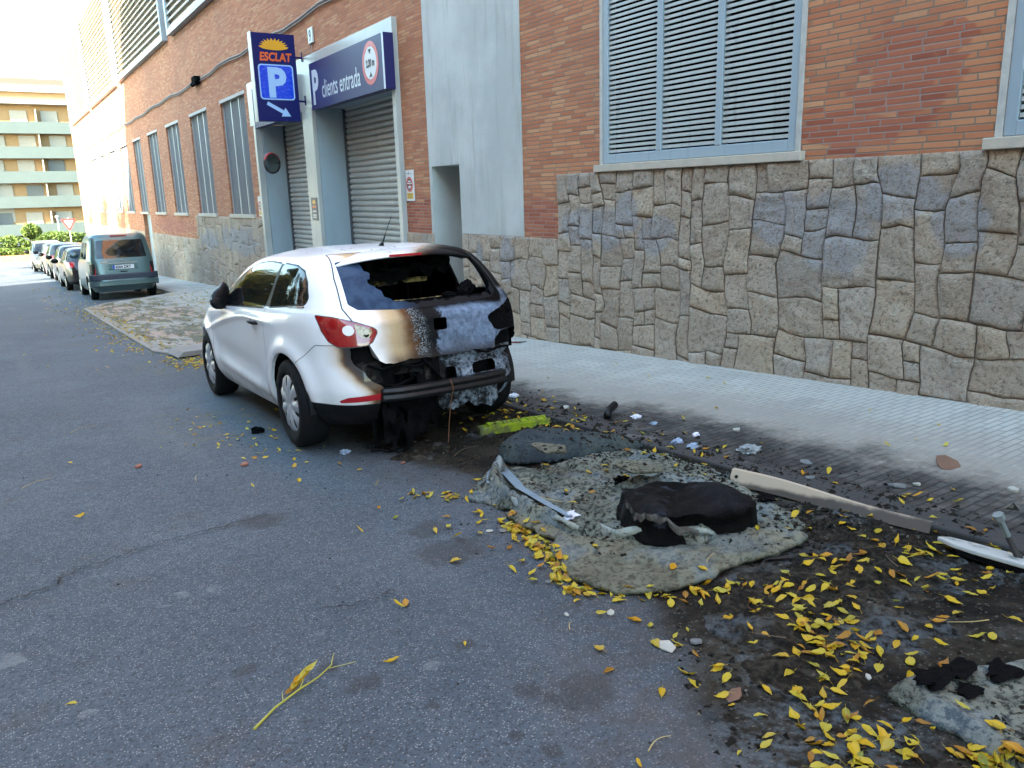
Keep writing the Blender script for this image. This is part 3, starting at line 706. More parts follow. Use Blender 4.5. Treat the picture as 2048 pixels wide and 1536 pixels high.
# give way sign
gy = 58.; gw = empty('give_way_sign', (4.35, gy, gz(gy)+.1)); tag(gw, 'red and white triangular give way sign on a grey pole at the building corner', 'road sign')
b = MB(); b.tube([(0, 0, 0), (0, 0, 2.6)], .035, 8); b.build('pole', M['lightmetal'], gw)
tri = lambda s: [(s*math.sin(a), -s*math.cos(a)) for a in (0, 2*math.pi/3, 4*math.pi/3)]
b = MB(); b.prism(tri(.50), lambda u, v, t: (u, t, 2.25+v), -.045, -.065); pl_ = b.build('sign_plate', simple('sign_red', (.55, .03, .03), .4), gw)
b = MB(); b.prism(tri(.30), lambda u, v, t: (u, t, 2.25+v), -.066, -.069); b.build('white_field', simple('sign_white', (.8, .8, .78), .4), pl_)
lp = empty('lamp_post', (5.2, 80., -2.2)); tag(lp, 'thin pale lamp post in front of the apartment block', 'lamp post'); b = MB(); b.tube([(0, 0, 0), (0, 0, 2.5)], [.06, .05], 8); b.build('pole', M['lightmetal'], lp); b = MB(); b.lathe([(.01, 2.75), (.14, 2.7), (.16, 2.55), (.05, 2.5)], 12); b.build('lantern', M['cream'], lp)
# ============================================================ vehicles
def catmull(rows, k):
    P = np.array(rows, float); n = len(P); out = []
    for i in range(n-1):
        p0, p1, p2, p3 = P[max(i-1, 0)], P[i], P[i+1], P[min(i+2, n-1)]
        m1 = (p2-p0)/2; m2 = (p3-p1)/2
        # limit the tangents so the profile does not overshoot
        d = p2-p1
        m1 = np.where(m1*d <= 0, 0, np.sign(m1)*np.minimum(np.abs(m1), 2.2*np.abs(d))); m2 = np.where(m2*d <= 0, 0, np.sign(m2)*np.minimum(np.abs(m2), 2.2*np.abs(d)))
        for j in range(k):
            t = j/k; out.append((2*t**3-3*t**2+1)*p1+(t**3-2*t**2+t)*m1+(-2*t**3+3*t**2)*p2+(t**3-t**2)*m2)
    out.append(P[-1]); return np.array(out)
def body_grid(rows, k=7, nr=80, nf=70, rear_frac=.30, wheels=(0., 2.47), flare=.02, wr=.36, inset=0.):
    """rows: z, rear y, front y, half width, rear exponent, front exponent -> V(x,y,z,s,nx,ny,nz), quads"""
    R_ = catmull(rows, k); th = np.linspace(0, math.pi, 1500)
    fr = np.concatenate([np.linspace(0, rear_frac, nr, endpoint=False), np.linspace(rear_frac, 1, nf)])
    G = []
    for z, yr, yf, w, er, ef in R_:
        yc = (yr+yf)/2; L = (yf-yr)/2; s, c = np.sin(th), np.cos(th)
        n_ = er+(ef-er)*(1-c)/2
        x = w*np.abs(s)**(2/n_); y = yc-L*np.sign(c)*np.abs(c)**(2/n_)
        d = np.concatenate([[0], np.cumsum(np.hypot(np.diff(x), np.diff(y)))]); t = fr*d[-1]
        xs, ysn = np.interp(t, d, x), np.interp(t, d, y)
        xf = np.concatenate([-xs[::-1][:-1], xs]); yfv = np.concatenate([ysn[::-1][:-1], ysn]); sf = np.concatenate([-t[::-1][:-1], t])
        G.append(np.stack([xf, yfv, np.full(len(xf), z), sf], 1))
    G = np.array(G)
    if flare:
        for wy in wheels:
            r = np.hypot(G[..., 1]-wy, G[..., 2]-.30); k_ = flare*np.exp(-((r-wr)/.075)**2)*(np.abs(G[..., 0]) > .4)*np.clip((G[..., 2]-.2)/.1, 0, 1)
            G[..., 0] += np.sign(G[..., 0])*k_
    def normals(G):
        du = np.gradient(G[..., :3], axis=1); dv = np.gradient(G[..., :3], axis=0); n = np.cross(du, dv)
        l = np.linalg.norm(n, axis=2, keepdims=True); n = n/np.maximum(l, 1e-9)
        return n
    N = normals(G)
    if N[G.shape[0]//3, G.shape[1]//4, 0] > 0: N = -N     # left side points to -x
    N[-1] = (0, 0, 1); N[-2] = N[-2]*.3+np.array([0, 0, .7])
    if inset: G[..., :3] -= N*inset
    a, b = G.shape[:2]; V = np.concatenate([G, N], 2).reshape(-1, 7)
    F = [(j*b+i, j*b+i+1, (j+1)*b+i+1, (j+1)*b+i) for j in range(a-1) for i in range(b-1)]
    return V, F
def flip_ok(V, F):
    """wind faces so they agree with stored normals"""
    out = []
    for f in F:
        a, b, c = V[f[0], :3], V[f[1], :3], V[f[2], :3]; n = np.cross(b-a, c-b)
        out.append(f if n@V[f[0], 4:7] >= 0 else f[::-1])
    return out
def flange(V, seg, depth, dirfn=None):
    VV, F = [], []
    for a, b in seg:
        pa, pb = V[a], V[b]; da = dirfn(pa) if dirfn else -pa[4:7]; db = dirfn(pb) if dirfn else -pb[4:7]
        o = len(VV); VV += [pa[:3], pb[:3], pb[:3]+np.array(db)*depth, pa[:3]+np.array(da)*depth]; F.append((o, o+1, o+2, o+3))
    return VV, F
def seam(V, seg, w=.005, lift=.0012):
    VV, F = [], []
    for a, b in seg:
        pa, pb = V[a], V[b]; d = pb[:3]-pa[:3]; l = np.linalg.norm(d)
        if l < 1e-5: continue
        n = pa[4:7]; t = np.cross(n, d/l)*w/2; e = d/l*.002; o = len(VV)
        VV += [pa[:3]-t+n*lift-e, pa[:3]+t+n*lift-e, pb[:3]+t+pb[4:7]*lift+e, pb[:3]-t+pb[4:7]*lift+e]; F.append((o, o+1, o+2, o+3))
    return VV, F
def carpaint(name, c, flake=0.):
    m = MT(name); p = m.pos(); col = m.mix(m.noise(p, 1.4, 2.), [v*.93 for v in c], [min(1, v*1.05) for v in c])
    z = m.sep(p)[2]; col = m.mix(m.sm(z, .55, .2)*m.noise(p, 7., 4.)*.5, col, (.2, .19, .17))
    m.set(color=col, rough=.30, metal=flake, coat=.45, coatr=.08, spec=.5); return m.m
def glassmat(name, tint=(.05, .06, .06), op=.55):
    m = MT(name); tr = m.n("ShaderNodeBsdfTransparent"); tr.inputs[0].default_value = (*[min(1, v*6) for v in tint], 1)
    m.set(color=tint, rough=.03, spec=.6)
    m.b.inputs['IOR'].default_value = 1.6
    lw = m.n("ShaderNodeFresnel"); lw.inputs[0].default_value = 1.5
    f = m.f('MAXIMUM', S(m.t, lw.outputs[0]), op)
    mx = m.n("ShaderNodeMixShader"); put(m.t, mx.inputs[0], f)
    m.t.links.new(tr.outputs[0], mx.inputs[1]); m.t.links.new(m.b.outputs[0], mx.inputs[2]); m.t.links.new(mx.outputs[0], m.out.inputs[0]); return m.m
M['rubber'] = simple('tyre_rubber', (.007, .007, .008), .8, var=.3, scale=14, bump=.2, spec=.2)
M['liner'] = simple('black_plastic', (.006, .006, .007), .5, spec=.25)
M['char'] = simple('charred_plastic', (.0035, .0035, .004), .8, var=.6, scale=12, bump=1.0, bscale=35, spec=.06)
M['seamdark'] = simple('panel_gap', (.05, .055, .06), .7)
M['silver'] = simple('silver_hubcap', (.45, .47, .50), .35, .35, var=.08)
M['glass'] = glassmat('car_glass', (.012, .014, .015), .72)
M['redlens'] = MT('red_lens').set(color=(.42, .012, .02), rough=.12, coat=.8)
M['clearlens'] = MT('clear_lens').set(color=(.75, .77, .80), rough=.15, coat=.8)
M['chrome'] = MT('chrome').set(color=(.7, .7, .72), rough=.15, metal=1.)
M['plate'] = simple('number_plate_white', (.72, .74, .75), .4)
M['eublue'] = simple('plate_blue', (.02, .07, .42), .4)
M['ink'] = simple('plate_ink', (.02, .02, .02), .5)
def wheel_meshes(r=.30, w=.20, cover='slots'):
    out = {}
    ax = lambda rr, h, a: (h, rr*math.cos(a), rr*math.sin(a))      # axis along x, outer face at -x
    t = MB(); hw = w/2
    t.lathe([(r*.64, -hw+.012), (r*.70, -hw-.004), (r*.86, -hw-.008), (r*.95, -hw+.006), (r*.992, -hw+.03), (r, -hw+.05), (r, hw-.05), (r*.992, hw-.03), (r*.95, hw), (r*.64, hw)], 56, ax)
    for k in (-.045, 0, .045): t.lathe([(r+.001, k-.004), (r-.006, k-.003), (r-.006, k+.003), (r+.001, k+.004)], 56, ax)
    out['tyre'] = (t, M['rubber'])
    rm = MB(); rm.lathe([(.02, -hw+.07), (r*.5, -hw+.06), (r*.66, -hw+.03), (r*.66, hw)], 40, ax); out['rim'] = (rm, M['liner'])
    # hub cap: clipped disc with slots
    na, nr_ = 144, 22; V = []; rr = np.linspace(.004, r*.665, nr_)
    def prof(q):
        u = q/(r*.665); return -hw-.004+.020*(u-.55)**2*4-.012*math.exp(-(u/.28)**2)+(.018 if u > .97 else 0)
    for q in rr:
        for k in range(na):
            a = 2*math.pi*k/na; u = q/(r*.665); rib = .006*math.cos(9*a)*np.clip((u-.25)*3, 0, 1)*(u < .95)
            V.append((prof(q)+rib, q*math.cos(a), q*math.sin(a), a, 0, 0, 0))
    V = np.array(V); F = [(i*na+k, i*na+(k+1) % na, (i+1)*na+(k+1) % na, (i+1)*na+k) for i in range(nr_-1) for k in range(na)]
    ang = np.arctan2(V[:, 2], V[:, 1]); rad = np.hypot(V[:, 1], V[:, 2])/(r*.665); nsl = 9 if cover == 'slots' else 5
    ph = (ang*nsl/(2*math.pi)+.5) % 1-.5
    tang = np.abs(ph)*2*math.pi/nsl*rad
    f = np.maximum(tang-(.085 if nsl == 9 else .30)*(.55+.6*(rad-.5)), np.abs(rad-.74)-.15)
    V, Fn, Fp, sg = clip(V, F, f); out['hubcap'] = (V, Fp, M['silver'])
    return out
WM = {}
def add_wheel(parent, x, y, side, r=.30, w=.2, steer=0., cover='slots'):
    key = (round(r, 3), round(w, 3), cover)
    if key not in WM:
        d = wheel_meshes(r, w, cover); ms = {}
        for kk in ('tyre', 'rim'): ms[kk] = mkmesh(kk, d[kk][0].V, d[kk][0].F, d[kk][1], smooth=True)
        V, F, mm = d['hubcap']; V2, F2 = compact(V, F); ms['hubcap'] = mkmesh('hubcap', V2, F2, mm, smooth=True); WM[key] = ms
    ms = WM[key]; wh = link('wheel', ms['tyre'], parent, (x, y, r), (0, 0, (0 if side < 0 else math.pi)+steer))
    link('rim', ms['rim'], wh); link('hubcap', ms['hubcap'], wh)
    return wh
def simple_obj(name, V, F, mat, parent): return link(name, mkmesh(name, V, F, mat), parent)

def vehicle(name, loc, yaw, label, cat, rows, color, wheels, wr, side_windows, rear_glass, front_glass, lamps, metal=.4, tyre=.31, half=.78, lower=None, lights_front=None, hi=1., extra=None, group=None):
    """ordinary parked vehicle: body shell cut into panels, glass, lamps, wheels"""
    x, y = loc; root = empty(name, (x, y, gz(y)), (gpitch(y), 0, yaw)); tag(root, label, cat, group)
    V, F = body_grid(rows, k=max(3, int(5*hi)), nr=int(40*hi), nf=int(60*hi), wheels=wheels, wr=wr+.01, flare=.015)
    F = flip_ok(V, F); paint = carpaint(name+'_paint', color, metal)
    ax = np.abs(V[:, 0])
    for wy in wheels:
        V, Fa, F, sg = clip(V, F, np.maximum(np.hypot(V[:, 1]-wy, V[:, 2]-tyre)-wr, .35-np.abs(V[:, 0])))
        VV, FF = flange(V, sg, .05, lambda p: (-np.sign(p[0]), 0, 0)); simple_obj('arch_lip', VV, FF, M['liner'], root)
    for poly in side_windows:
        for sgn in (-1, 1):
            V, Fi, F, sg = clip(V, F, np.maximum(psdf(V[:, 1:3], poly, .025), .3-sgn*V[:, 0]))
            surf('side_window', V, Fi, M['glass'], root)
    V, Fi, F, sg = clip(V, F, np.maximum(psdf(V[:, [0, 2]], rear_glass, .03), V[:, 1]-rows[0][1]-1.6)); surf('rear_window', V, Fi, M['glass'], root)
    V, Fi, F, sg = clip(V, F, np.maximum(psdf(V[:, [0, 2]], front_glass, .03), 1.2-V[:, 1])); surf('windscreen', V, Fi, M['glass'], root)
    for (nm, poly, mat) in lamps:
        for sgn in (-1, 1):
            P = np.stack([V[:, 3]*sgn, V[:, 2]], 1); V, Fi, F, sg = clip(V, F, psdf(P, poly, .01)); surf(nm, V, Fi, mat, root)
    if lower:
        V, Fi, F, sg = clip(V, F, V[:, 2]-lower); surf('lower_trim', V, Fi, M['liner'], root)
    b = surf('body', V, F, paint, root)
    u = MB(); u.box(-half+.05, half-.05, wheels[0]-.35, wheels[1]+.35, tyre*.75, tyre*1.5); u.build('underbody', M['liner'], root)
    L, _ = body_grid(rows, k=2, nr=16, nf=24, flare=0, inset=.05)
    for wy in wheels:
        for sd in (-1, 1): add_wheel(root, sd*(half-.10), wy, sd, tyre, .19, cover='alloy' if metal < .3 else 'slots')
    for sd in (-1, 1):
        mr = MB(); mr.lathe([(.001, -.05), (.07, -.045), (.10, -.02), (.10, .02), (.07, .035), (.001, .04)], 12, lambda r, h, a: (sd*(half+.14)+1.25*r*math.cos(a), 1.55+h, .98*rows[-1][0]/1.45+.85*r*math.sin(a)))
        mr.build('wing_mirror', M['liner'] if not extra else paint, root, smooth=True)
    sb = MB(); sb.box(-.6, .6, wheels[0]+.35, wheels[0]+.5, .55, rows[-1][0]*.72); sb.box(-.58, -.1, 1.3, 1.42, .5, rows[-1][0]*.78); sb.box(.1, .58, 1.3, 1.42, .5, rows[-1][0]*.78); sb.build('seats', M['liner'], root)
    return root, paint
def hatch_rows(L=2.5, ro=.75, fo=.8, W=.84, Hh=1.45, sc=1.):
    k = Hh/1.43; f = L+fo
    return [(.2, -ro+.12, f-.2, W-.06, 6, 4), (.32, -ro+.02, f-.04, W-.02, 6, 4), (.5, -ro, f, W, 6, 4), (.7, -ro+.02, f-.05, W, 6, 4), (.86*k, -ro+.09, f-.35, W-.01, 6, 4), (.95*k, -ro+.15, f-.9, W-.03, 6, 4.5),
            (1.0*k, -ro+.2, f-1.1, W-.05, 6, 5), (1.12*k, -ro+.33, f-1.3, W-.10, 6, 5), (1.25*k, -ro+.46, f-1.55, W-.15, 6, 5), (1.33*k, -ro+.56, f-1.75, W-.19, 6, 5), (1.38*k, -ro+.66, f-1.9, W-.25, 5.5, 4.5), (1.41*k, -ro+.9, f-2.15, W-.36, 5, 4), (1.43*k, -ro+1.5, f-2.5, .1, 3, 3), (1.432*k, -ro+1.7, f-2.6, .01, 3, 3)]
def hatch(name, loc, yaw, label, color, metal=.4, Hh=1.45, W=.84, L=2.5, ro=.75, fo=.8, cat='car'):
    k = Hh/1.43; f = L+fo; rows = hatch_rows(L, ro, fo, W, Hh)
    sw = [[(.35, 1.02*k), (.5, 1.29*k), (1.0, 1.34*k), (1.06, 1.0*k)], [(1.16, 1.0*k), (1.12, 1.34*k), (1.5, 1.28*k), (f-1.25, 1.0*k)], [(-.3, 1.04*k), (-.05, 1.24*k), (.32, 1.28*k), (.2, 1.03*k)]]
    return vehicle(name, loc, yaw, label, cat, rows, color, (0, L), .345, sw, [(-.5, 1.04*k), (-.48, 1.29*k), (.48, 1.29*k), (.5, 1.04*k)], [(-.66, 1.0*k), (-.52, 1.32*k), (.52, 1.32*k), (.66, 1.0*k)],
                   [('tail_lamp', [(.62, .78*k), (.58, .93*k), (.95, .95*k), (1.0, .82*k)], M['redlens'])], metal, half=W, group='cars parked along the kerb', lower=.3)
GC = 'cars parked along the kerb'
# --- the teal van nearest
k = 1.0
vr = [(.22, -.66, 3.0, .78, 7, 4), (.36, -.74, 3.16, .835, 7, 4), (.5, -.75, 3.2, .85, 7, 4), (.62, -.72, 3.2, .855, 8, 4), (.8, -.70, 3.15, .86, 9, 4), (.98, -.68, 2.9, .855, 9, 4), (1.08, -.66, 2.45, .85, 9, 5), (1.2, -.63, 2.2, .825, 9, 5), (1.4, -.59, 1.95, .79, 9, 5), (1.6, -.54, 1.65, .745, 9, 5),
      (1.70, -.50, 1.45, .71, 8, 5), (1.76, -.42, 1.3, .65, 7, 5), (1.79, -.25, 1.05, .52, 5, 4), (1.80, .2, .6, .1, 3, 3), (1.801, .3, .5, .01, 3, 3)]
van, vpaint = vehicle('parked_van', (2.98, 25.0), 0.0, 'teal metallic small passenger van with a big rear window, first in the kerbside row', 'van', vr, (.085, .145, .148), (0, 2.69), .355,
    [[(-.35, 1.14), (-.3, 1.52), (.35, 1.54), (.4, 1.14)], [(.55, 1.14), (.55, 1.55), (1.25, 1.54), (1.3, 1.14)], [(1.42, 1.12), (1.4, 1.53), (1.55, 1.5), (2.1, 1.12)]],
    [(-.60, 1.15), (-.55, 1.57), (.55, 1.57), (.60, 1.15)], [(-.7, 1.12), (-.6, 1.58), (.6, 1.58), (.7, 1.12)],
    [('tail_lamp', [(.69, .62), (.71, .97), (.90, .97), (.90, .62)], M['liner'])], .45, .31, .84, None, hi=1.6, extra=True, group=GC)
# bumper, dark band, lens strips, plate, handle, badge of the van
def vband(name, y, z0, z1, hw, th, mat, r=.12):
    b = MB(); n = 17; P = []
    for i in range(n):
        u = -1+2*i/(n-1); x = u*hw; yy = y+r*abs(u)**6; P.append((x, yy))
    V = []
    for x, yy in P: V += [(x, yy, z0), (x, yy-th, z0+.03), (x, yy-th, z1-.03), (x, yy, z1)]
    F = [(4*i+j, 4*i+(j+1) % 4, 4*i+4+(j+1) % 4, 4*i+4+j) for i in range(n-1) for j in range(4)]+[(0, 1, 2, 3), (4*n-4, 4*n-1, 4*n-2, 4*n-3)]
    b.add(V, F); return b.build(name, mat, van, smooth=False)
vband('bumper', -.735, .36, .52, .86, .06, vpaint); vband('dark_rubbing_strip', -.725, .525, .70, .865, .022, simple('dark_blue_plastic', (.025, .035, .055), .5)); 
vband('tailgate_plate_recess', -.695, .80, 1.0, .36, .014, vpaint, 0); 
for sd in (-1, 1):
    b = MB(); b.prism([(sd*.70, .64), (sd*.73, .64), (sd*.695, .88), (sd*.68, .88)], lambda u, v, t: (u, t, v), -.66, -.70); b.build('red_lens', M['redlens'], van)
b = MB(); b.box(-.27, .27, -.722, -.71, .82, .93); pl_ = b.build('number_plate', M['plate'], van)
b = MB(); b.box(-.268, -.215, -.7245, -.722, .822, .928); b.build('blue_band', M['eublue'], pl_)
tv, tf = text_mesh('6504 DRY', .105, .004, 0, .86); b = MB(); b.add([(-.195+x, -.7242, .838+y) for x, y, z in tv], tf); b.build('registration', M['ink'], pl_)
b = MB(); b.lathe([(.001, -.006), (.02, -.006), (.03, 0)], 4, lambda r, h, a: (r*.7*math.cos(a), -.69+h, 1.055+r*1.5*math.sin(a))); b.build('badge', M['chrome'], van)
tv, tf = text_mesh('Berlingo', .075, .003, 0, .8); b = MB(); b.add([(-.55+x, -.695, .995+y) for x, y, z in tv], tf); b.build('lettering', M['chrome'], van)
b = MB(); b.box(-.09, .09, -.715, -.69, .735, .765); b.build('tailgate_handle', M['liner'], van)
b = MB(); b.box(-.20, .20, -.52, -.475, 1.70, 1.725); b.build('high_brake_lamp', M['redlens'], van)
b = MB(); b.tube([(-.02, -.64, 1.17), (.0, -.67, 1.19), (.42, -.645, 1.24)], .010, 5); b.build('rear_wiper', M['liner'], van)
# --- row behind
hatch('parked_car', (2.83, 30.9), 0.0, 'black hatchback with red tail lamps right in front of the teal van', (.012, .013, .016), .25, 1.42, .87, 2.6, .8, .85)
hatch('parked_car', (2.90, 35.9), 0.0, 'dark grey hatchback with a pale blue wing mirror, third in the row', (.02, .022, .028), .4, 1.46)
hatch('parked_car', (2.86, 40.6), 0.0, 'greyish green hatchback in the middle of the far row', (.035, .04, .036), .4, 1.5)
hatch('parked_car', (2.84, 45.2), 0.0, 'silver hatchback next to last in the far row', (.11, .11, .105), .4, 1.48)
hatch('parked_car', (2.55, 50.9), math.pi, 'light beige car at the far end of the row by the junction, facing this way', (.17, .16, .135), .4, 1.55)
# ============================================================ the burnt white hatchback
CX, CY = 2.338, 5.20
car = empty('burnt_car', (CX, CY, gz(CY)), (gpitch(CY), 0, R(-.5))); car.scale = (.957, 1, 1); tag(car, 'white three-door hatchback with its rear end burnt out and bumper melted away', 'car')
def burntpaint(tailgate):
    m = MT('burnt_tailgate_paint' if tailgate else 'white_paint_scorched'); p = m.pos(); x, y, z = m.sep(p); z = m.f('MAXIMUM', z, (z-.55)*1.13+.55)
    white = m.mix(m.noise(p, 1.5, 2.), (.80, .82, .83), (.84, .85, .85))
    n1 = m.noise(p, 4.5, 5., .62)-.5; n2 = m.noise(p, 28., 5., .7)-.5; n3 = m.noise(p, 120., 3.)
    yel = (.42, .27, .10); brn = (.11, .05, .02); blk = m.mix(n3, (.003, .003, .0035), (.016, .016, .017))
    ash = m.mix(m.sm(n2, -.2, .25), (.085, .11, .16), (.20, .26, .36))
    if tailgate:
        u = x+n1*.13+(z-.8)*.10
        t1 = m.sm(u, -.47, -.30); t2 = m.sm(u, -.30, -.17); t3 = m.sm(u+n2*.14, -.19, -.12); 
        c = m.mix(t1*.9, white, m.mix(n3, (.50, .36, .18), yel)); c = m.mix(t2, c, brn)
        spk = m.mix(m.sm(n3+n2*.5, .5, .62), (.03, .028, .026), (.30, .33, .36)); c = m.mix(t3, c, m.mix(m.sm(u, -.03, -.13), blk, spk))
        # upper soot below the glass
        a = m.sm(x+n2*.16+n1*.16-(z-.8)*.1, .0, .05)*m.sm(z+n1*.10+n2*.06, .975, .93)*m.sm(z+n1*.05, .585, .625)
        ashc = m.mix(m.sm(m.noise(p, 5., 4.), .5, .68)*.55, ash, (.06, .065, .075))
        c = m.mix(a, c, ashc)
        low = m.sm(z+n1*.08, .70, .60)*t1; c = m.mix(low*.8, c, (.018, .014, .010)); c = m.mix(m.sm(x+n1*.1, -.22, -.02)*m.sm(z+n2*.05+n1*.05, .935, .97), c, (.003, .003, .003))
        rgh = m.mix(t2, .3, m.sm(n3, .2, .7, .35, .65)); gl = 1.-t2
        rg = m.sm(t2, 0., 1., .26, .55)
    else:
        # rear-right is burnt; heat fades to brown and yellow towards the left and the front
        rear = m.sm(y, .30, -.25)
        e = (x*.85-y*.75+n1*.25)*1.
        roofm = m.sm(z, 1.0, 1.06)
        er = x*1.0-y*1.0+n1*.16-.36
        t1 = m.sm(er, -.10, .10)*roofm
        t2 = m.sm(er, .03, .22)*roofm
        side = m.sm(x-y*.55+n1*.15, .60, .80)*(1-roofm)*m.sm(y, .2, -.1)      # right quarter
        # around the melted bumper edge on the left
        xb = piece(m, z, [(.15, -.43), (.43, -.44), (.52, -.535), (.62, -.595), (.80, -.60), (.9, -.3)])
        d = x-xb+n1*.06
        rb = m.sm(y, -.35, -.5)*m.sm(z, .80, .745)
        b1 = m.sm(d, -.15, -.03)*rb; b2 = m.sm(d+n2*.04, -.085, -.01)*rb*m.sm(z, .40, .58)
        c = m.mix(m.f('MAXIMUM', t1, b1)*.9, white, yel); 
        c = m.mix(m.f('MAXIMUM', t1*m.sm(er, -.02, .10), m.f('MAXIMUM', side, b1*m.sm(d, -.08, -.03))), c, brn)
        c = m.mix(m.f('MAXIMUM', t2, b2), c, blk)
        aq = m.mix(m.sm(m.noise(p, 6., 4.), .42, .6), ash, (.04, .042, .05))
        c = m.mix(m.sm(x-y*.55+n1*.15, .72, .86)*(1-roofm)*m.sm(y, .1, -.2), c, aq)
        # flecks of soot and debris stains on the roof
        fl = m.sm(m.noise(p, 24., 2.), .66, .68)*m.sm(z, 1.34, 1.38); c = m.mix(fl*.8, c, (.03, .03, .03))
        dirt = m.sm(z, .45, .22)*m.sm(m.noise(p, 9., 4.), .35, .7); c = m.mix(dirt*.4, c, (.22, .21, .19))
        rg = m.sm(m.f('MAXIMUM', t2, m.f('MAXIMUM', side, b2)), 0., 1., .26, .6); t2 = m.f('MAXIMUM', t2, side)
    m.set(color=c, rough=rg, spec=m.sm(t2, 0., 1., .5, .08), coat=m.sm(t2, 0., .8, .45, .0), coatr=.04)
    m.bump(n2*t2*1.+n3*t2*.3, .5, .004); return m.m
M['bpaint'] = burntpaint(False); M['btail'] = burntpaint(True)
def burntmetal():
    m = MT('bare_burnt_metal'); p = m.pos(); x, y, z = m.sep(p); n1 = m.noise(p, 12., 6., .7); n2 = m.noise(p, 45., 4., .7)
    c = m.ramp(n1*.7+n2*.3, [(.40, (.004, .004, .004)), (.53, (.012, .011, .010)), (.60, (.05, .042, .036)), (.70, (.12, .13, .14))])
    w = m.sm(x+(n1-.5)*.5, .02, .20)
    c2 = m.ramp(n1*.6+n2*.4, [(.40, (.006, .006, .007)), (.46, (.03, .03, .034)), (.52, (.16, .19, .24)), (.64, (.36, .41, .46))])
    c = m.mix(w, c, c2); m.set(color=c, rough=.6, spec=.15); m.bump(n2, .7, .008); return m.m
M['bmetal'] = burntmetal()
CR = [(.20, -.56, 3.02, .775, 6, 4), (.25, -.64, 3.10, .80, 6, 4), (.33, -.70, 3.20, .825, 6, 4), (.44, -.735, 3.26, .84, 6, 4), (.56, -.725, 3.26, .842, 6, 4), (.66, -.70, 3.22, .845, 6, 4), (.76, -.69, 3.10, .845, 6, 4),
      (.86, -.67, 2.92, .842, 6, 4), (.92, -.645, 2.62, .832, 6, 4.2), (.965, -.62, 2.30, .815, 6, 4.8), (1.0, -.60, 2.17, .795, 6, 5), (1.06, -.555, 2.07, .772, 6, 5), (1.15, -.475, 1.90, .736, 6.5, 5), (1.24, -.385, 1.70, .695, 6.5, 5),
      (1.31, -.30, 1.50, .652, 6.5, 5), (1.355, -.23, 1.34, .595, 6, 5), (1.385, -.15, 1.22, .50, 5.5, 4.8), (1.405, -.02, 1.1, .42, 5, 4.5), (1.42, .18, 1.02, .32, 4, 4), (1.428, .4, .82, .15, 3, 3), (1.43, .55, .68, .02, 3, 3)]
V, F = body_grid(CR, k=8, nr=95, nf=85, rear_frac=.30, wheels=(0., 2.47), flare=.024, wr=.39)
# pressed-in crease below the door handle line and lower door swage
def crease(V):
    y, z = V[:, 1], V[:, 2]; on = np.abs(V[:, 0]) > .5
    zc = .86-.30*np.clip((y-.9)/1.6, 0, 1)**1.4+.02*y
    k1 = .010*np.exp(-((z-zc)/.028)**2)*(y > .1)*(y < 2.6)*np.clip((y-.1)/.5, 0, 1)*np.clip((2.6-y)/.4, 0, 1)
    z2 = .34+.06*(y-1.0); k2 = .014*np.exp(-((z-z2)/.045)**2)*np.clip((y-.42)/.3, 0, 1)*np.clip((2.2-y)/.5, 0, 1)
    k3 = -.012*np.exp(-((z-z2-.12)/.08)**2)*np.clip((y-.42)/.3, 0, 1)*np.clip((2.2-y)/.5, 0, 1)
    V[:, 0] += np.sign(V[:, 0])*(k1+k2+k3)*on
    # tail: swelling above the bumper line, hollow around the plate area
    xr = np.abs(V[:, 0]); rr = (y < -.3)
    V[:, 1] += rr*(-.022*np.exp(-((z-.90)/.05)**2)*np.clip(1-xr/.8, 0, 1) + .018*np.exp(-((z-.70)/.07)**2)*np.clip(1-xr/.5, 0, 1))
    return V
V = crease(V)
# refresh the normals after the displacement
def renorm(V, F):
    q = np.array(F); a, b, c, d = (V[q[:, i], :3] for i in range(4)); n = np.cross(c-a, d-b); N = np.zeros((len(V), 3))
    for i in range(4): np.add.at(N, q[:, i], n)
    l = np.linalg.norm(N, axis=1, keepdims=True); N = N/np.maximum(l, 1e-9); s = np.sign((N*V[:, 4:7]).sum(1)); s[s == 0] = 1
    V[:, 4:7] = N*s[:, None]; return V
V = renorm(V, F); F = flip_ok(V, F)
def P2(a, b): return V[:, [a, b]]
SEAMS = MB(); LIPS = MB()
def addseam(sg, w=.005): 
    v, f = seam(V, sg, w); SEAMS.add(v, f)
def addlip(sg, d, fn=None, mb=LIPS):
    v, f = flange(V, sg, d, fn); mb.add(v, f)
paintlip = MB()
# wheel arches
for wy in (0., 2.47):
    f = np.maximum(np.hypot(V[:, 1]-wy, (V[:, 2]-.31)*.98)-.345, .35-np.abs(V[:, 0]))
    V, Fx, F, sg = clip(V, F, f); addlip(sg, .028, lambda p: (-np.sign(p[0])*.9, 0, 0), paintlip)
# side glass
DG = [(.47, 1.0), (.43, 1.10), (.43, 1.288), (.75, 1.302), (1.0, 1.288), (1.22, 1.235), (1.52, 1.13), (1.86, .965), (1.84, .955)]
QG = [(-.27, 1.055), (-.27, 1.07), (-.20, 1.16), (-.10, 1.235), (.05, 1.272), (.33, 1.288), (.33, 1.01)]
for nm, poly in (('door_window', DG), ('quarter_window', QG)):
    for sgn in (-1, 1):
        f = np.maximum(psdf(P2(1, 2), poly, .022), .3-sgn*V[:, 0])
        # black rubber surround first
        V, Fi, F, sg = clip(V, F, f-.012); 
        f = np.maximum(psdf(P2(1, 2), poly, .022), .3-sgn*V[:, 0])
        V, Fg, Fr, sg2 = clip(V, Fi, f); surf('window_rubber', V, Fr, M['liner'], car)
        if sgn < 0 or nm == 'door_window': surf(nm, V, Fg, M['glass'], car)
        addlip(sg2, .02)
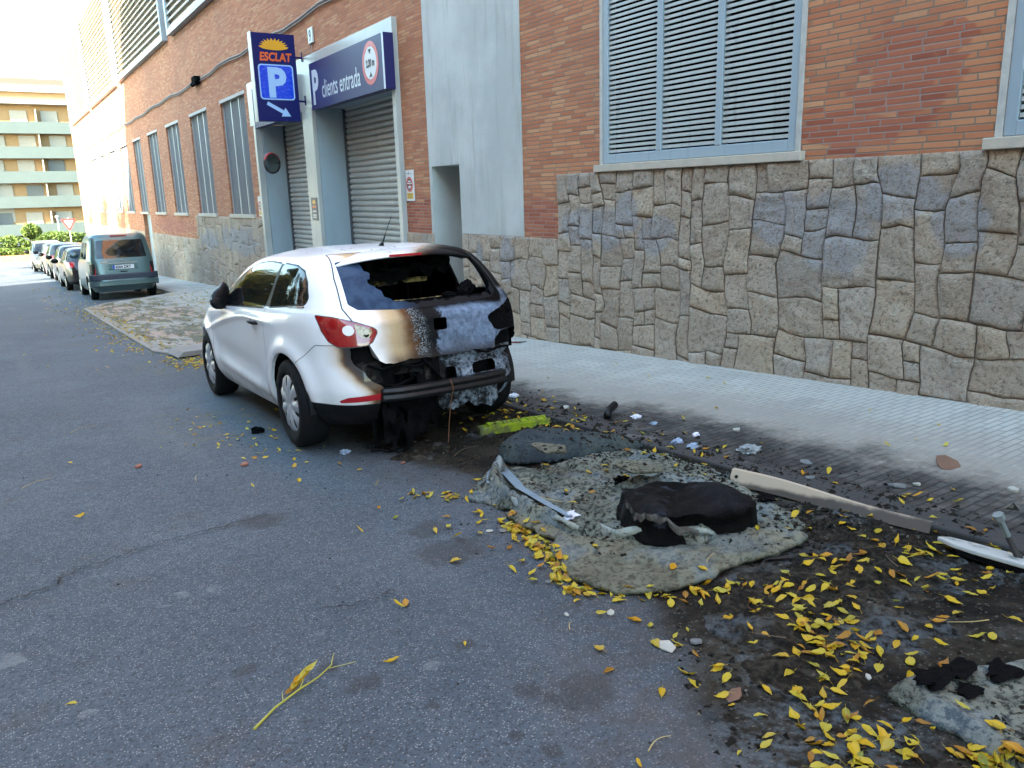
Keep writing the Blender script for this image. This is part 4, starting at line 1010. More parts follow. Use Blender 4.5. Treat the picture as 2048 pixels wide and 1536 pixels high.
# B pillar filler between the two windows, left and right
for sgn in (-1, 1):
    f = np.maximum(psdf(P2(1, 2), [(.31, .985), (.48, .985), (.44, 1.31), (.31, 1.31)]), .3-sgn*V[:, 0]); V, Fi, F, sg = clip(V, F, f); surf('window_pillar', V, Fi, M['liner'], car)
# windscreen
V, Fi, F, sg = clip(V, F, np.maximum(psdf(P2(0, 2), [(-.66, 1.0), (-.52, 1.33), (.52, 1.33), (.66, 1.0)], .03), 1.2-V[:, 1])); surf('windscreen', V, Fi, M['glass'], car)
# rear quarter of the left side belongs to the body; split lamps in (s,z)
LP = [(-.80, .955), (-.68, .940), (-.55, .900), (-.45, .855), (-.428, .838), (-.428, .822), (-.465, .765), (-.50, .748), (-.60, .745), (-.68, .752), (-.74, .79), (-.78, .86)]
RP = [(-a, b) for a, b in LP]
lampV = None
Vs = V[:, [3, 2]]; V, Fi, F, sg = clip(V, F, psdf(Vs, LP, .008)); addseam(sg, .007)
LV = V.copy(); 
bul = np.clip(-psdf(LV[:, [3, 2]], LP, .008)/.05, 0, 1); LV[:, :3] += LV[:, 4:7]*(.012*bul**.6)[:, None]
# lamp: clear round reverse lamp, melted inner end, red rest
f = np.hypot(LV[:, 3]+.60, (LV[:, 2]-.855)*1.0)-.036; LV, Fc, Fi, _ = clip(LV, Fi, f)
f = psdf(LV[:, [3, 2]], [(-.555, .893), (-.545, .83), (-.52, .80), (-.49, .792), (-.455, .83), (-.46, .847)], .004); LV, Fm, Fi, _ = clip(LV, Fi, f)
f = psdf(LV[:, [3, 2]], [(-.515, .815), (-.49, .797), (-.475, .82), (-.495, .812)], .003); LV, Fh, Fm, _ = clip(LV, Fm, f)
lm = MT('red_tail_lens'); p = lm.pos(); rr_ = lm.f('MULTIPLY', lm.f('POWER', (lm.sep(p)[0]+.6)*(lm.sep(p)[0]+.6)+(lm.sep(p)[2]-.855)*(lm.sep(p)[2]-.855), .5), 420.); rg_ = lm.f('SINE', rr_)*.2
lm.set(color=lm.mix(lm.sm(rg_, -.5, .5), (.22, .004, .008), (.29, .008, .012)), rough=.1, coat=1., coatr=.03); lm.bump(rg_, .08, .004)
tl = surf('tail_lamp', LV, Fi, lm.m, car); surf('reversing_lamp', LV, Fc, M['clearlens'], tl)
sc_ = MT('scorched_lens'); p = sc_.pos(); sc_.set(color=sc_.mix(sc_.sm(sc_.noise(p, 30., 3.), .4, .6), (.46, .40, .24), (.25, .17, .06)), rough=.25, coat=.5)
surf('melted_lens', LV, Fm, sc_.m, tl); surf('lamp_hole', LV, Fh, M['char'], tl)
Vs = V[:, [3, 2]]; nz = fbm(V[:, 0]*14, V[:, 2]*14)*.02; V, Fi, F, sg = clip(V, F, psdf(Vs, RP, .012)+nz)       # right lamp burnt away
addlip(sg, .05)
# bumper of the left corner / melted-away region
MISS = [(-.595, .775), (-.605, .66), (-.565, .56), (-.505, .49), (-.44, .445), (-.435, .30), (-.43, .12), (1.30, .12), (1.30, .50), (1.0, .56), (.90, .66), (.72, .74), (.5, .73), (.44, .60), (-.40, .605), (-.47, .66), (-.49, .755)]
Vs = V[:, [3, 2]]; jag = fbm(V[:, 3]*9+5, V[:, 2]*9)*.035; V, Fi, F, sg = clip(V, F, np.maximum(psdf(Vs, MISS)+jag, V[:, 1]-.32)); addlip(sg, .02, None, LIPS)
# tailgate
TG = [(-.50, 1.36), (-.555, 1.2), (-.585, 1.0), (-.545, .90), (-.50, .80), (-.455, .70), (-.415, .615), (-.36, .60), (.36, .60), (.415, .615), (.455, .70), (.50, .80), (.545, .90), (.585, 1.0), (.555, 1.2), (.50, 1.36)]
V, Ft, F, sg = clip(V, F, np.maximum(psdf(P2(0, 2), TG, .01), V[:, 1]+.12)); addseam(sg, .009)
# rear glass opening
GL = [(-.50, 1.30), (-.525, 1.15), (-.54, 1.03), (-.50, .995), (-.25, .975), (.25, .975), (.50, .995), (.54, 1.03), (.525, 1.15), (.50, 1.30), (.3, 1.335), (-.3, 1.335)]
V, Fg, Ft, sg = clip(V, Ft, psdf(P2(0, 2), GL, .012)); addlip(sg, .025)
HO = [(-.36, 1.30), (-.36, 1.24), (-.33, 1.20), (-.35, 1.16), (-.31, 1.11), (-.30, 1.06), (-.24, 1.02), (-.10, 1.00), (.25, 1.0), (.50, 1.01), (.53, 1.05), (.54, 1.2), (.54, 1.4), (-.36, 1.4)]
jag = fbm(V[:, 0]*22+5, V[:, 2]*22)*.035; V, Fh, Fg, sg = clip(V, Fg, psdf(P2(0, 2), HO)+jag)
gm = MT('smoked_glass_remnant'); p = gm.pos(); gx = gm.sep(p)[0]; gn = gm.noise(p, 9., 4.)
cc = gm.mix(gm.sm(gn, .35, .65), (.015, .035, .075), (.035, .07, .13)); cc = gm.mix(gm.sm(gx+(gn-.5)*.15, -.25, -.05), cc, (.012, .012, .014)); pal = gm.sm(gx+(gm.noise(p, 45., 2.)-.5)*.05, -.558, -.568)
gm.set(color=gm.mix(pal, cc, (.55, .58, .60)), rough=.5, coat=.0, spec=.12)
surf('rear_glass_remnant', V, Fg, gm.m, car)
# badge hole in the tailgate
SQ = [(.0, .80), (.0, .865), (.075, .865), (.075, .80)]
V, Fb, Ft, sg = clip(V, Ft, psdf(P2(0, 2), SQ, .012)); addlip(sg, .03)
tg = surf('tailgate', V, Ft, M['btail'], car)
# shut line of the bumper and door seam, fuel flap
def seamline(f, keep):
    global V, F
    V, Fa, Fb_, sg = clip(V, F, f); F = Fa+Fb_; sg = [s for s in sg if keep((V[s[0]]+V[s[1]])/2)]; addseam(sg, .0045)
seamline(psdf(P2(1, 2), [(.46, .30), (.44, .60), (.42, .975), (2.05, .96), (2.12, .80), (2.08, .45), (1.98, .28), (.70, .27)], .01), lambda p: abs(p[0]) > .5 and (p[1] < .58 or p[1] > 1.9) and p[2] < .975)
seamline((V[:, 2]-(.755-.35*np.clip((V[:, 1]+.45)/.55, 0, 1)**1.0)), lambda p: p[0] < -.4 and -.60 < p[1] < -.16 and p[2] > .5)
seamline(V[:, 0]*0+(V[:, 2]-.955+.0*V[:, 1]), lambda p: p[1] > 2.35 and abs(p[0]) < .7)
CHR = MB()
V, Fa, Fb_, sg = clip(V, F, V[:, 2]-(1.012-(V[:, 1]+.27)*.036)); F = Fa+Fb_
sg = [s for s in sg if abs(V[s[0]][0]) > .5 and -.30 < V[s[0]][1] < 1.86]; v_, f_ = seam(V, sg, .012, .004); CHR.add(v_, f_)
# lower black apron of the bumper and sill
zl = np.where(V[:, 1] < -.2, .365, .0)
V, Fl, F, sg = clip(V, F, V[:, 2]-np.interp(V[:, 1], [-.8, -.34, -.30, 4], [.352, .365, .0, .0])); surf('bumper_apron', V, Fl, M['liner'], car); addseam(sg, .004)
# red reflector strip
RF = [(-.72, .385), (-.66, .405), (-.44, .415), (-.44, .38), (-.72, .375)]
V, Fr, F, sg = clip(V, F, psdf(V[:, [3, 2]], RF, .003)); surf('reflector', V, Fr, M['redlens'], car)
# rubber strip under the windows (chrome-like line)
body = surf('body', V, F, M['bpaint'], car)
simple_obj('window_base_trim', CHR.V, CHR.F, M['chrome'], car)
simple_obj('panel_seams', SEAMS.V, SEAMS.F, M['seamdark'], car)
simple_obj('window_edges', LIPS.V, LIPS.F, M['char'], car)
simple_obj('arch_lips', paintlip.V, paintlip.F, M['bpaint'], car)
# inner lining: soot-black shell inside, open at the windows
V2, F2 = body_grid(CR, k=4, nr=40, nf=44, flare=0, inset=.045); F2 = flip_ok(V2, F2)
def cut2(f):
    global V2, F2
    V2, a, F2, s = clip(V2, F2, f)
for poly, r in ((DG, .03), (QG, .03)): 
    cut2(np.maximum(psdf(V2[:, 1:3], poly, r), .3-np.abs(V2[:, 0])))
cut2(np.maximum(psdf(V2[:, [0, 2]], [(-.66, 1.0), (-.52, 1.33), (.52, 1.33), (.66, 1.0)], .04), 1.2-V2[:, 1]))
cut2(np.maximum(psdf(V2[:, [0, 2]], HO), V2[:, 1]+.0))
cut2(np.maximum(psdf(V2[:, [0, 2]], SQ, .03), V2[:, 1]+.0))
cut2(np.minimum(np.hypot(V2[:, 1], V2[:, 2]-.31), np.hypot(V2[:, 1]-2.47, V2[:, 2]-.31))-.37)
cut2(np.maximum(V2[:, 2]-.62, V2[:, 1]+.2))
surf('sooty_lining', V2, F2, M['char'], car)
# wheel wells
for wy in (0., 2.47):
    for sd in (-1, 1):
        b = MB(); n = 20; P = [(wy+.365*math.cos(math.pi*(1.06*i/n-.03)), .31+.365*math.sin(math.pi*(1.06*i/n-.03))) for i in range(n+1)]
        VV = [(sd*xx, a, c) for a, c in P for xx in (.81, .50)]
        b.add(VV, [(2*i, 2*i+1, 2*i+3, 2*i+2) for i in range(n)]); b.add([(sd*.50, a, c) for a, c in P], [tuple(range(n+1))]); b.build('wheel_well', M['liner'], car)
for wy in (0., 2.47):
    for sd in (-1, 1): add_wheel(car, sd*.735, wy, sd, .302, .20, steer=0.)
# floor, exposed rear structure
fl = MB(); fl.box(-.66, .66, .36, 2.1, .20, .30); fl.box(-.52, .52, -.42, .36, .26, .32); fl.box(-.5, .5, 2.1, 3.0, .22, .5); fl.build('floor_pan', M['char'], car)
V3, F3 = body_grid(CR, k=6, nr=80, nf=40, flare=0, inset=.075); F3 = flip_ok(V3, F3)
keep = np.maximum(np.maximum(psdf(V3[:, [3, 2]], [(-.66, .75), (-.66, .34), (1.25, .34), (1.25, .75)]), V3[:, 1]-.0), 0*V3[:, 0]-1)
V3, F3, _, _s = clip(V3, F3, keep)
# raised ribs and pressed pockets
xx, zz = V3[:, 3], V3[:, 2]
disp = .03*fbm(xx*7, zz*9, 4)+.022*np.exp(-((zz-.585)/.018)**2)-.035*np.exp(-((zz-.535)/.020)**2)+.02*np.exp(-((zz-.40)/.02)**2)
disp += .02*(np.abs(xx-.02) < .05)*(zz < .53)
V3[:, :3] += V3[:, 4:7]*disp[:, None]; 
for H_ in ([(.05, .43), (.05, .50), (.13, .50), (.13, .43)], [(.28, .45), (.28, .505), (.47, .51), (.47, .45)], [(-.34, .42), (-.34, .50), (-.14, .50), (-.14, .42)], [(-.55, .40), (-.5, .47), (-.42, .45), (-.43, .39)]):
    V3, Fx, F3, sg = clip(V3, F3, psdf(V3[:, [3, 2]], H_, .008)); v, f = flange(V3, sg, .03); LI = MB(); LI.add(v, f); LI.build('pocket_edge', M['char'], car)
V3, F3b, F3, sg = clip(V3, F3, np.hypot(xx[:0].sum()+V3[:, 3]-.0, V3[:, 2]-10)-.01)
surf('rear_panel', V3, [f[:] for f in F3], M['bmetal'], car, smooth=False)
b = MB(); b.box(-.60, .60, -.55, -.50, .33, .62); b.box(-.5, .66, -.48, -.3, .30, .42); b.build('boot_wall', M['char'], car)
# exposed lower pan, pale patch
def crumple(name, x0, x1, z0, z1, y, mat, seed, amp=.03, hole=0., nx=26, nz=14, edge=.03, parent=car, lean=0.):
    q = np.random.RandomState(seed); xs = np.linspace(x0, x1, nx); zs = np.linspace(z0, z1, nz); V, F = [], []
    for i, x_ in enumerate(xs):
        for j, z_ in enumerate(zs):
            t = j/(nz-1); d = amp*2*float(fbm(x_*8+seed, z_*8, 4)); ez = edge*float(fbm(x_*16+seed, 3.3, 3))*2*(1-t)
            V.append((x_+.3*d, y+d+lean*(1-t), z_+ez))
    for i in range(nx-1):
        for j in range(nz-1):
            if hole and float(fbm(xs[i]*10+seed*3, zs[j]*12, 3)) > hole: continue
            F.append((i*nz+j, (i+1)*nz+j, (i+1)*nz+j+1, i*nz+j+1))
    return link(name, mkmesh(name, V, F, mat, smooth=True), parent)
crumple('lower_pan', .02, .50, .22, .37, -.60, M['bmetal'], 4, .018, edge=.05)
crumple('molten_bumper', -.44, -.22, .08, .38, -.70, M['char'], 7, .04, .38, edge=.08, lean=-.0)
crumple('molten_bumper', -.24, .0, .13, .36, -.62, M['char'], 9, .05, .30, edge=.10)
crumple('molten_bumper', -.46, -.05, .04, .37, -.56, M['char'], 19, .05, edge=.06)
# left pocket: steel ring and crushed vent
for q_, (x0_, x1_, z0_, z1_) in enumerate([(-.40, -.26, .44, .60), (-.22, -.10, .40, .57), (-.06, .0, .42, .60), (.16, .25, .40, .50)]):
    crumple('torn_bracket', x0_, x1_, z0_, z1_, -.665-.01*q_, M['char'] if q_ < 3 else M['bmetal'], 70+q_, .03, .3, 12, 12, edge=.05)
for q_, pts_ in enumerate([[(-.50, -.66, .60), (-.42, -.70, .56), (-.30, -.69, .58), (-.18, -.71, .55), (-.05, -.69, .585)], [(-.45, -.68, .47), (-.33, -.72, .45), (-.2, -.70, .48)], [(-.12, -.70, .60), (-.06, -.73, .52), (.0, -.72, .44)], [(.30, -.70, .60), (.36, -.72, .585), (.5, -.66, .60), (.6, -.62, .59)]]):
    b = MB(); b.tube(pts_, .010, 6); b.build('charred_hose', M['char'], car, smooth=True)
vt = MB(); vt.lathe([(.030, 0), (.034, -.012), (.022, -.014), (.02, 0)], 16, lambda r, h, a: (-.50+r*math.cos(a), -.66+h, .545+r*math.sin(a))); vt.box(-.56, -.43, -.655, -.64, .50, .60); vt.build('vent_plate', M['bmetal'], car)
# bumper beam
bb = MB(); P = []
for i in range(15):
    u = i/14; x_ = -.45+.95*u; P.append((x_, -.775+.06*(2*u-1)**4+.02*u, .405+.0*u))
prof = [(-.035, -.042), (.03, -.042), (.03, .042), (-.035, .042), (-.045, .02), (-.03, 0), (-.045, -.02)]
VV = []
for (x_, y_, z_) in P: VV += [(x_, y_+a, z_+b_) for a, b_ in prof]
nn = len(prof); bb.add(VV, [(i*nn+k_, i*nn+(k_+1) % nn, (i+1)*nn+(k_+1) % nn, (i+1)*nn+k_) for i in range(14) for k_ in range(nn)]+[tuple(range(nn)), tuple(range(14*nn, 15*nn))[::-1]])
beam = MT('scorched_steel'); p = beam.pos(); beam.set(color=beam.mix(beam.noise(p, 14., 4.), (.004, .004, .005), (.016, .016, .016)), rough=.42, spec=.3); beam.bump(beam.noise(p, 50., 3.), .3, .005)
bb.build('bumper_beam', beam.m, car, bevel=.006)
wr_ = MB(); wr_.tube([(.0, -.83, .46), (.02, -.835, .40), (.01, -.80, .30), (.0, -.78, .18), (-.01, -.76, .03)], .003, 5); wr_.build('dangling_wire', simple('rusty_wire', (.16, .07, .03), .8), car)
# right rear: burnt lamp cavity with ragged plastic
for q, (xx_, zz_) in enumerate([(.66, .86), (.72, .80), (.62, .77), (.74, .72), (.70, .66), (.76, .84)]):
    pass
def lump(name, c, s, mat, seed, parent, n=3):
    bm = bmesh.new(); bmesh.ops.create_icosphere(bm, subdivisions=n, radius=1)
    q = random.Random(seed)
    for v in bm.verts:
        k_ = 1+.7*float(fbm(v.co.x*3.2+seed, v.co.y*3.2+v.co.z*2.7, 4)); v.co = Vector((v.co.x*s[0]*k_+c[0], v.co.y*s[1]*k_+c[1], v.co.z*s[2]*k_+c[2]))
    me = bpy.data.meshes.new(name); bm.to_mesh(me); bm.free(); me.materials.append(mat)
    return link(name, me, parent)
for q, (c, s) in enumerate([((.60, -.50, .85), (.08, .05, .05)), ((.68, -.42, .80), (.06, .07, .07)), ((.74, -.38, .68), (.05, .07, .08)), ((.58, -.52, .76), (.08, .04, .05)), ((.74, -.36, .88), (.035, .05, .04))]):
    lump('charred_lamp_remains', c, s, M['char'], 3+q, car)
# spoiler
b = MB(); n = 25; prof = [(-.06, 1.392), (-.20, 1.383), (-.31, 1.362), (-.375, 1.343), (-.385, 1.330), (-.36, 1.322), (-.25, 1.330), (-.16, 1.325), (-.10, 1.34)]
VV = []
for i in range(n):
    u = -1+2*i/(n-1); x_ = u*.585
    for (a, c) in prof: VV.append((x_*(1-.05*(a < -.3)), a+.10*abs(u)**3.0, c-.050*abs(u)**2.6-.012*u*u))
m_ = len(prof); b.add(VV, [(i*m_+k_, i*m_+(k_+1) % m_, (i+1)*m_+(k_+1) % m_, (i+1)*m_+k_) for i in range(n-1) for k_ in range(m_)]+[tuple(range(m_)), tuple(range((n-1)*m_, n*m_))[::-1]])
sp = b.build('spoiler', M['bpaint'], car, smooth=True)
b = MB(); b.box(-.155, .085, -.392, -.375, 1.328, 1.345); b.build('high_brake_lamp', M['redlens'], sp)
# antenna
b = MB(); b.tube([(-.03, .03, 1.40), (-.03, .0, 1.425), (-.03, -.01, 1.435)], [.022, .014, .006], 10); b.tube([(-.03, -.01, 1.43), (-.03, -.06, 1.49)], [.006, .005], 8); b.tube([(-.03, -.06, 1.49), (-.03, -.19, 1.625)], [.0035, .002], 6); b.build('antenna', M['liner'], car)
# mirrors
for sd in (-1, 1):
    b = MB(); n = 16; V_ = []
    for i, (yy, s_, dz) in enumerate([(1.53, .0, 0), (1.532, .8, 0), (1.55, 1., 0), (1.60, 1.02, 0), (1.67, .86, -.01), (1.72, .5, -.02), (1.735, .05, -.02)]):
        for k_ in range(n):
            a = 2*math.pi*k_/n; c_, s2 = math.cos(a), math.sin(a)
            cx_ = .865+.092*s_*math.copysign(abs(c_)**.75, c_); cz_ = 1.0+dz+.098*s_*math.copysign(abs(s2)**.8, s2)-.35*(cx_-.865)*(-1)*.0+(.06*s_ if c_ < 0 and s2 > 0 else 0)-(.055*s_*max(0, c_)*(s2 > 0))
            V_.append((sd*cx_, yy-(cx_-.865)*.5, cz_))
    b.add(V_, [(i*n+k_, i*n+(k_+1) % n, (i+1)*n+(k_+1) % n, (i+1)*n+k_) for i in range(6) for k_ in range(n)])
    b.add([(sd*x_, y_, z_) for x_, y_, z_ in [(.80, 1.56, .95), (.84, 1.60, .95), (.84, 1.68, .95), (.79, 1.68, .95), (.785, 1.62, .86), (.80, 1.64, .86), (.80, 1.68, .86), (.78, 1.69, .86)]], [(0, 1, 2, 3), (4, 7, 6, 5), (0, 4, 5, 1), (1, 5, 6, 2), (2, 6, 7, 3), (3, 7, 4, 0)]); b.build('wing_mirror', M['liner'], car, smooth=True)
# door handles, side trim
for sd in (-1, 1):
    b = MB(); b.tube([(sd*.835, .56, .845), (sd*.87, .575, .848), (sd*.873, .65, .852), (sd*.872, .70, .854), (sd*.835, .72, .855)], [.014, .016, .017, .016, .013], 8); b.build('door_handle', M['liner'], car, smooth=True)
b = MB(); b.tube([(-.772, y_, z_) for y_, z_ in [(-.12, 1.035), (.3, .99), (.8, .968), (1.4, .945), (1.9, .925)]], .006, 5)
# seats and scorched headrests seen through the burst rear window
def seat(x0, x1, y, z0, z1, nm, mat, th=.12, rake=.12):
    b = MB(); b.add([(x0, y, z0), (x1, y, z0), (x1, y+th, z0), (x0, y+th, z0), (x0+.03, y-rake, z1), (x1-.03, y-rake, z1), (x1-.03, y-rake+th*.6, z1), (x0+.03, y-rake+th*.6, z1)], [(0, 3, 2, 1), (4, 5, 6, 7), (0, 1, 5, 4), (1, 2, 6, 5), (2, 3, 7, 6), (3, 0, 4, 7)])
    return b.build(nm, mat, car, bevel=.02)
ys_ = MT('scorched_foam'); p = ys_.pos(); ys_.set(color=ys_.mix(ys_.sm(ys_.noise(p, 22., 4., .7), .42, .58), (.42, .30, .11), (.03, .022, .014)), rough=.9); ys_.bump(ys_.noise(p, 60., 3.), .8, .01)
rs = seat(-.52, .52, .42, .45, .92, 'rear_bench', M['char'])
for x0 in (-.47, -.13, .24):
    b = MB(); b.box(x0, x0+.21, .26, .33, 1.085, 1.125); q_ = b.build('scorched_headrest', ys_.m, car, bevel=.012)
    b = MB(); b.tube([(x0+.05, .30, .90), (x0+.05, .30, 1.09)], .006, 5); b.tube([(x0+.16, .30, .90), (x0+.16, .30, 1.09)], .006, 5); b.tube([(x0+.05, .30, .93), (x0+.16, .30, .93)], .006, 5); b.build('headrest_posts', M['char'], q_)
b = MB(); b.tube([(-.45, -.25, .985), (-.2, -.27, .99), (.1, -.26, .985), (.42, -.25, .99)], .008, 5); b.build('parcel_shelf_edge', ys_.m, car)
crumple('burnt_parcel_shelf', -.40, .52, .90, 1.0, -.40, M['char'], 12, .03, edge=.06)
for q, (c, s) in enumerate([((.40, -.38, 1.03), (.06, .05, .06)), ((.46, -.35, 1.05), (.05, .05, .05)), ((.30, -.36, 1.0), (.06, .05, .03))]): lump('molten_trim', c, s, M['char'], 30+q, car)
crumple('hanging_headliner', -.40, .50, 1.16, 1.36, -.02, M['char'], 91, .05, .30, 26, 12, edge=.08)
crumple('hanging_headliner', .10, .52, 1.12, 1.36, .55, M['char'], 92, .05, .30, 20, 12, edge=.08)
for x0 in (-.58, .12):
    fs = seat(x0, x0+.46, 1.12, .45, 1.02, 'front_seat', M['char'], .14, .22)
    b = MB(); b.box(x0+.11, x0+.35, .84, .93, 1.03, 1.20); b.build('headrest', simple('grey_cloth', (.16, .15, .13), .9) if x0 < 0 else bpy.data.materials['grey_cloth'], fs, bevel=.02)
b = MB(); b.box(-.62, .62, 1.95, 2.15, .62, .93); b.build('dashboard', M['char'], car, bevel=.04)

for o in [c for c in car.children_recursive if c.type == 'MESH']:
    if o.data.name.startswith(('tyre', 'rim', 'hubcap')): continue
    me = o.data; co = np.zeros(len(me.vertices)*3); me.vertices.foreach_get('co', co); co = co.reshape(-1, 3); k_ = co[:, 2] > .55
    co[k_, 2] = .55+(co[k_, 2]-.55)*.885; me.vertices.foreach_set('co', co.ravel()); me.update()
# ============================================================ signs on the building
M['navy'] = simple('navy_sign_face', (.006, .008, .085), .4, var=.06, spec=.2)
M['pblue'] = simple('parking_blue', (.01, .05, .55), .25, var=.05)
M['pale'] = simple('pale_blue_lettering', (.30, .46, .72), .35, var=.04)
M['lettergrey'] = simple('pale_lettering', (.50, .56, .62), .35, var=.04)
M['amber'] = simple('amber_emblem', (.62, .30, .012), .35, var=.05)
M['orange'] = simple('orange_lettering', (.62, .10, .012), .35, var=.05)
M['signred'] = simple('ring_red', (.50, .035, .04), .35, var=.05)
M['signwhite'] = simple('white_sheet', (.55, .57, .58), .4, var=.05)
M['yellowp'] = simple('yellow_panel', (.55, .34, .01), .45, var=.08)
def ring2(mb, cx, cz, r0, r1, fn, n=40, kx=1.):
    V = []
    for k in range(n):
        a = 2*math.pi*k/n; V += [fn(cx+kx*r0*math.cos(a), cz+r0*math.sin(a)), fn(cx+kx*r1*math.cos(a), cz+r1*math.sin(a))]
    mb.add(V, [(2*k, 2*k+1, (2*k+3) % (2*n), (2*k+2) % (2*n)) for k in range(n)])
def polyface(mb, pts, fn): mb.add([fn(u, v) for u, v in pts], [tuple(range(len(pts)))])
def rrect(x0, x1, z0, z1, r, n=6):
    P = []
    for cx, cz, a0 in ((x1-r, z1-r, 0), (x0+r, z1-r, 90), (x0+r, z0+r, 180), (x1-r, z0+r, 270)):
        for k in range(n+1): a = R(a0+90*k/n); P.append((cx+r*math.cos(a), cz+r*math.sin(a)))
    return P
def burst(cx, cz, w, h, n=11):
    P = [(cx+w*math.cos(a), cz-h*.40*abs(math.sin(a))) for a in np.linspace(math.pi, 2*math.pi, 16)]
    for k in range(2*n-1):
        t = (k+1)/(2*n); a = math.pi*t; rr = 1.0 if k % 2 else .66; P.append((cx+w*rr*math.cos(a)*(1 if k % 2 else 1.12), cz+h*rr*math.sin(a)*.95))
    return P
# --- projecting parking sign; local u to the right (+x world), v up, face towards -y
PW, PH = .76, 1.46; px0, pz0, py = 4.30, 2.72, 14.80
ps = empty('parking_sign', (px0, py, pz0)); tag(ps, 'navy projecting sign box with a sunburst, a P on blue and an arrow', 'sign')
b = MB(); b.box(0, PW, 0, .16, 0, PH); b.build('sign_box', M['navy'], ps, bevel=.004)
b = MB(); b.box(-.012, .0-.001, -.008, .17, -.01, PH+.01); b.build('side_rim', M['surround'], ps)
fn = lambda u, v: (u, -.003, v); 
b = MB(); P_ = burst(.38, 1.245, .26, .15); c0 = len(b.V); b.add([(.38, -.003, 1.235)]+[fn(*q) for q in P_], [(0, i+1, (i+1) % len(P_)+1) for i in range(len(P_))]); b.build('sunburst', M['amber'], ps)
tv, tf = text_mesh('ESCLAT', .19, .007, 0, .86, 'CENTER', .12); b = MB(); b.add([(.39+x, -.003, 1.01+y) for x, y, z in tv], tf); b.build('lettering', M['orange'], ps)
b = MB(); polyface(b, rrect(.07, .69, .36, .95, .06), lambda u, v: (u, -.003, v)); b.build('parking_border', M['pale'], ps)
b = MB(); polyface(b, rrect(.092, .668, .382, .928, .045), lambda u, v: (u, -.005, v)); b.build('parking_panel', M['pblue'], ps)
tv, tf = text_mesh('P', .66, .03, 0, .95, 'CENTER'); b = MB(); b.add([(.375+x, -.007, .425+y) for x, y, z in tv], tf); b.build('letter_p', M['pale'], ps)
A = [(-.25, .030), (.06, .030), (.06, .085), (.21, 0), (.06, -.085), (.06, -.030), (-.25, -.030)]; ca, sa = math.cos(R(-28)), math.sin(R(-28))
b = MB(); b.add([(.40+u*ca-v*sa, -.003, .185+u*sa+v*ca) for u, v in A], [(0, 1, 5, 6), (1, 2, 3), (1, 3, 5), (3, 4, 5)]); b.build('arrow', M['pale'], ps)
for z in (.36, 1.10):
    b = MB(); b.tube([(PW, .08, z), (PW+.16, .12, z+.0)], .018, 6); b.tube([(PW+.15, .12, z-.06), (PW+.15, .12, z+.10)], .012, 6); b.build('bracket', M['navy'], ps)
# --- fascia sign over the right-hand shutter; u runs towards -y, v up
FX = 5.06; fy0, fy1, fz0, fz1 = 14.17, 11.06, 2.855, 3.61
fs = empty('fascia_sign', (FX, fy0, fz0)); tag(fs, 'long navy fascia sign reading P clients entrada with a red ringed height limit', 'sign')
fg = MT('navy_fascia'); p = fg.pos(); yy = fg.sep(p)[1]; fg.set(color=fg.mix(fg.noise(p, 1.2, 3.), (.007, .009, .09), (.03, .03, .11)), rough=.4, spec=.25)
W_, H_ = fy0-fy1, fz1-fz0
b = MB(); b.box(0, .155, -W_, 0, 0, H_); b.build('sign_box', fg.m, fs, bevel=.004)
b = MB(); b.box(-.006, -.001, -W_, -W_+.05, 0, H_); b.build('edge_strip', M['lettergrey'], fs)
ff = lambda u, v, d=.003: (-d, -u, v)
tv, tf = text_mesh('P', .74, .028, 0, .80); b = MB(); b.add([ff(.10+x, .10+y) for x, y, z in tv], tf); b.build('letter_p', M['lettergrey'], fs)
tv, tf = text_mesh('clients entrada', .40, .003, 0, .70); b = MB(); b.add([ff(.56+x, .15+y) for x, y, z in tv], tf); b.build('lettering', M['lettergrey'], fs)
b = MB(); ring2(b, 2.62, .41, .225, .30, ff, kx=.98); b.build('red_ring', M['signred'], fs)
b = MB(); polyface(b, [(2.62+.226*.98*math.cos(a), .41+.226*math.sin(a)) for a in np.linspace(0, 2*math.pi, 36, endpoint=False)], ff); b.build('white_disc', M['signwhite'], fs)
b = MB(); b.add([ff(2.56, .60, .005), ff(2.68, .60, .005), ff(2.62, .53, .005)], [(0, 1, 2)]); b.add([ff(2.56, .22, .005), ff(2.68, .22, .005), ff(2.62, .29, .005)], [(0, 1, 2)]); b.build('height_arrows', M['grille'], fs)
tv, tf = text_mesh('2,20 m', .14, .006, 0, .78, 'CENTER'); b = MB(); b.add([ff(2.62+x, .365+y, .006) for x, y, z in tv], tf); b.build('height_figures', M['grille'], fs)
f2 = empty('fascia_sign', (FX, 15.35, fz0)); tag(f2, 'navy sign box over the left shutter, mostly hidden behind the projecting parking sign', 'sign')
b = MB(); b.box(0, .155, 0, 2.4, -.02, H_); b.build('sign_box', M['navy'], f2, bevel=.004); b = MB(); b.box(-.004, .16, -.012, -.001, -.02, H_); b.build('end_cap', M['lettergrey'], f2)
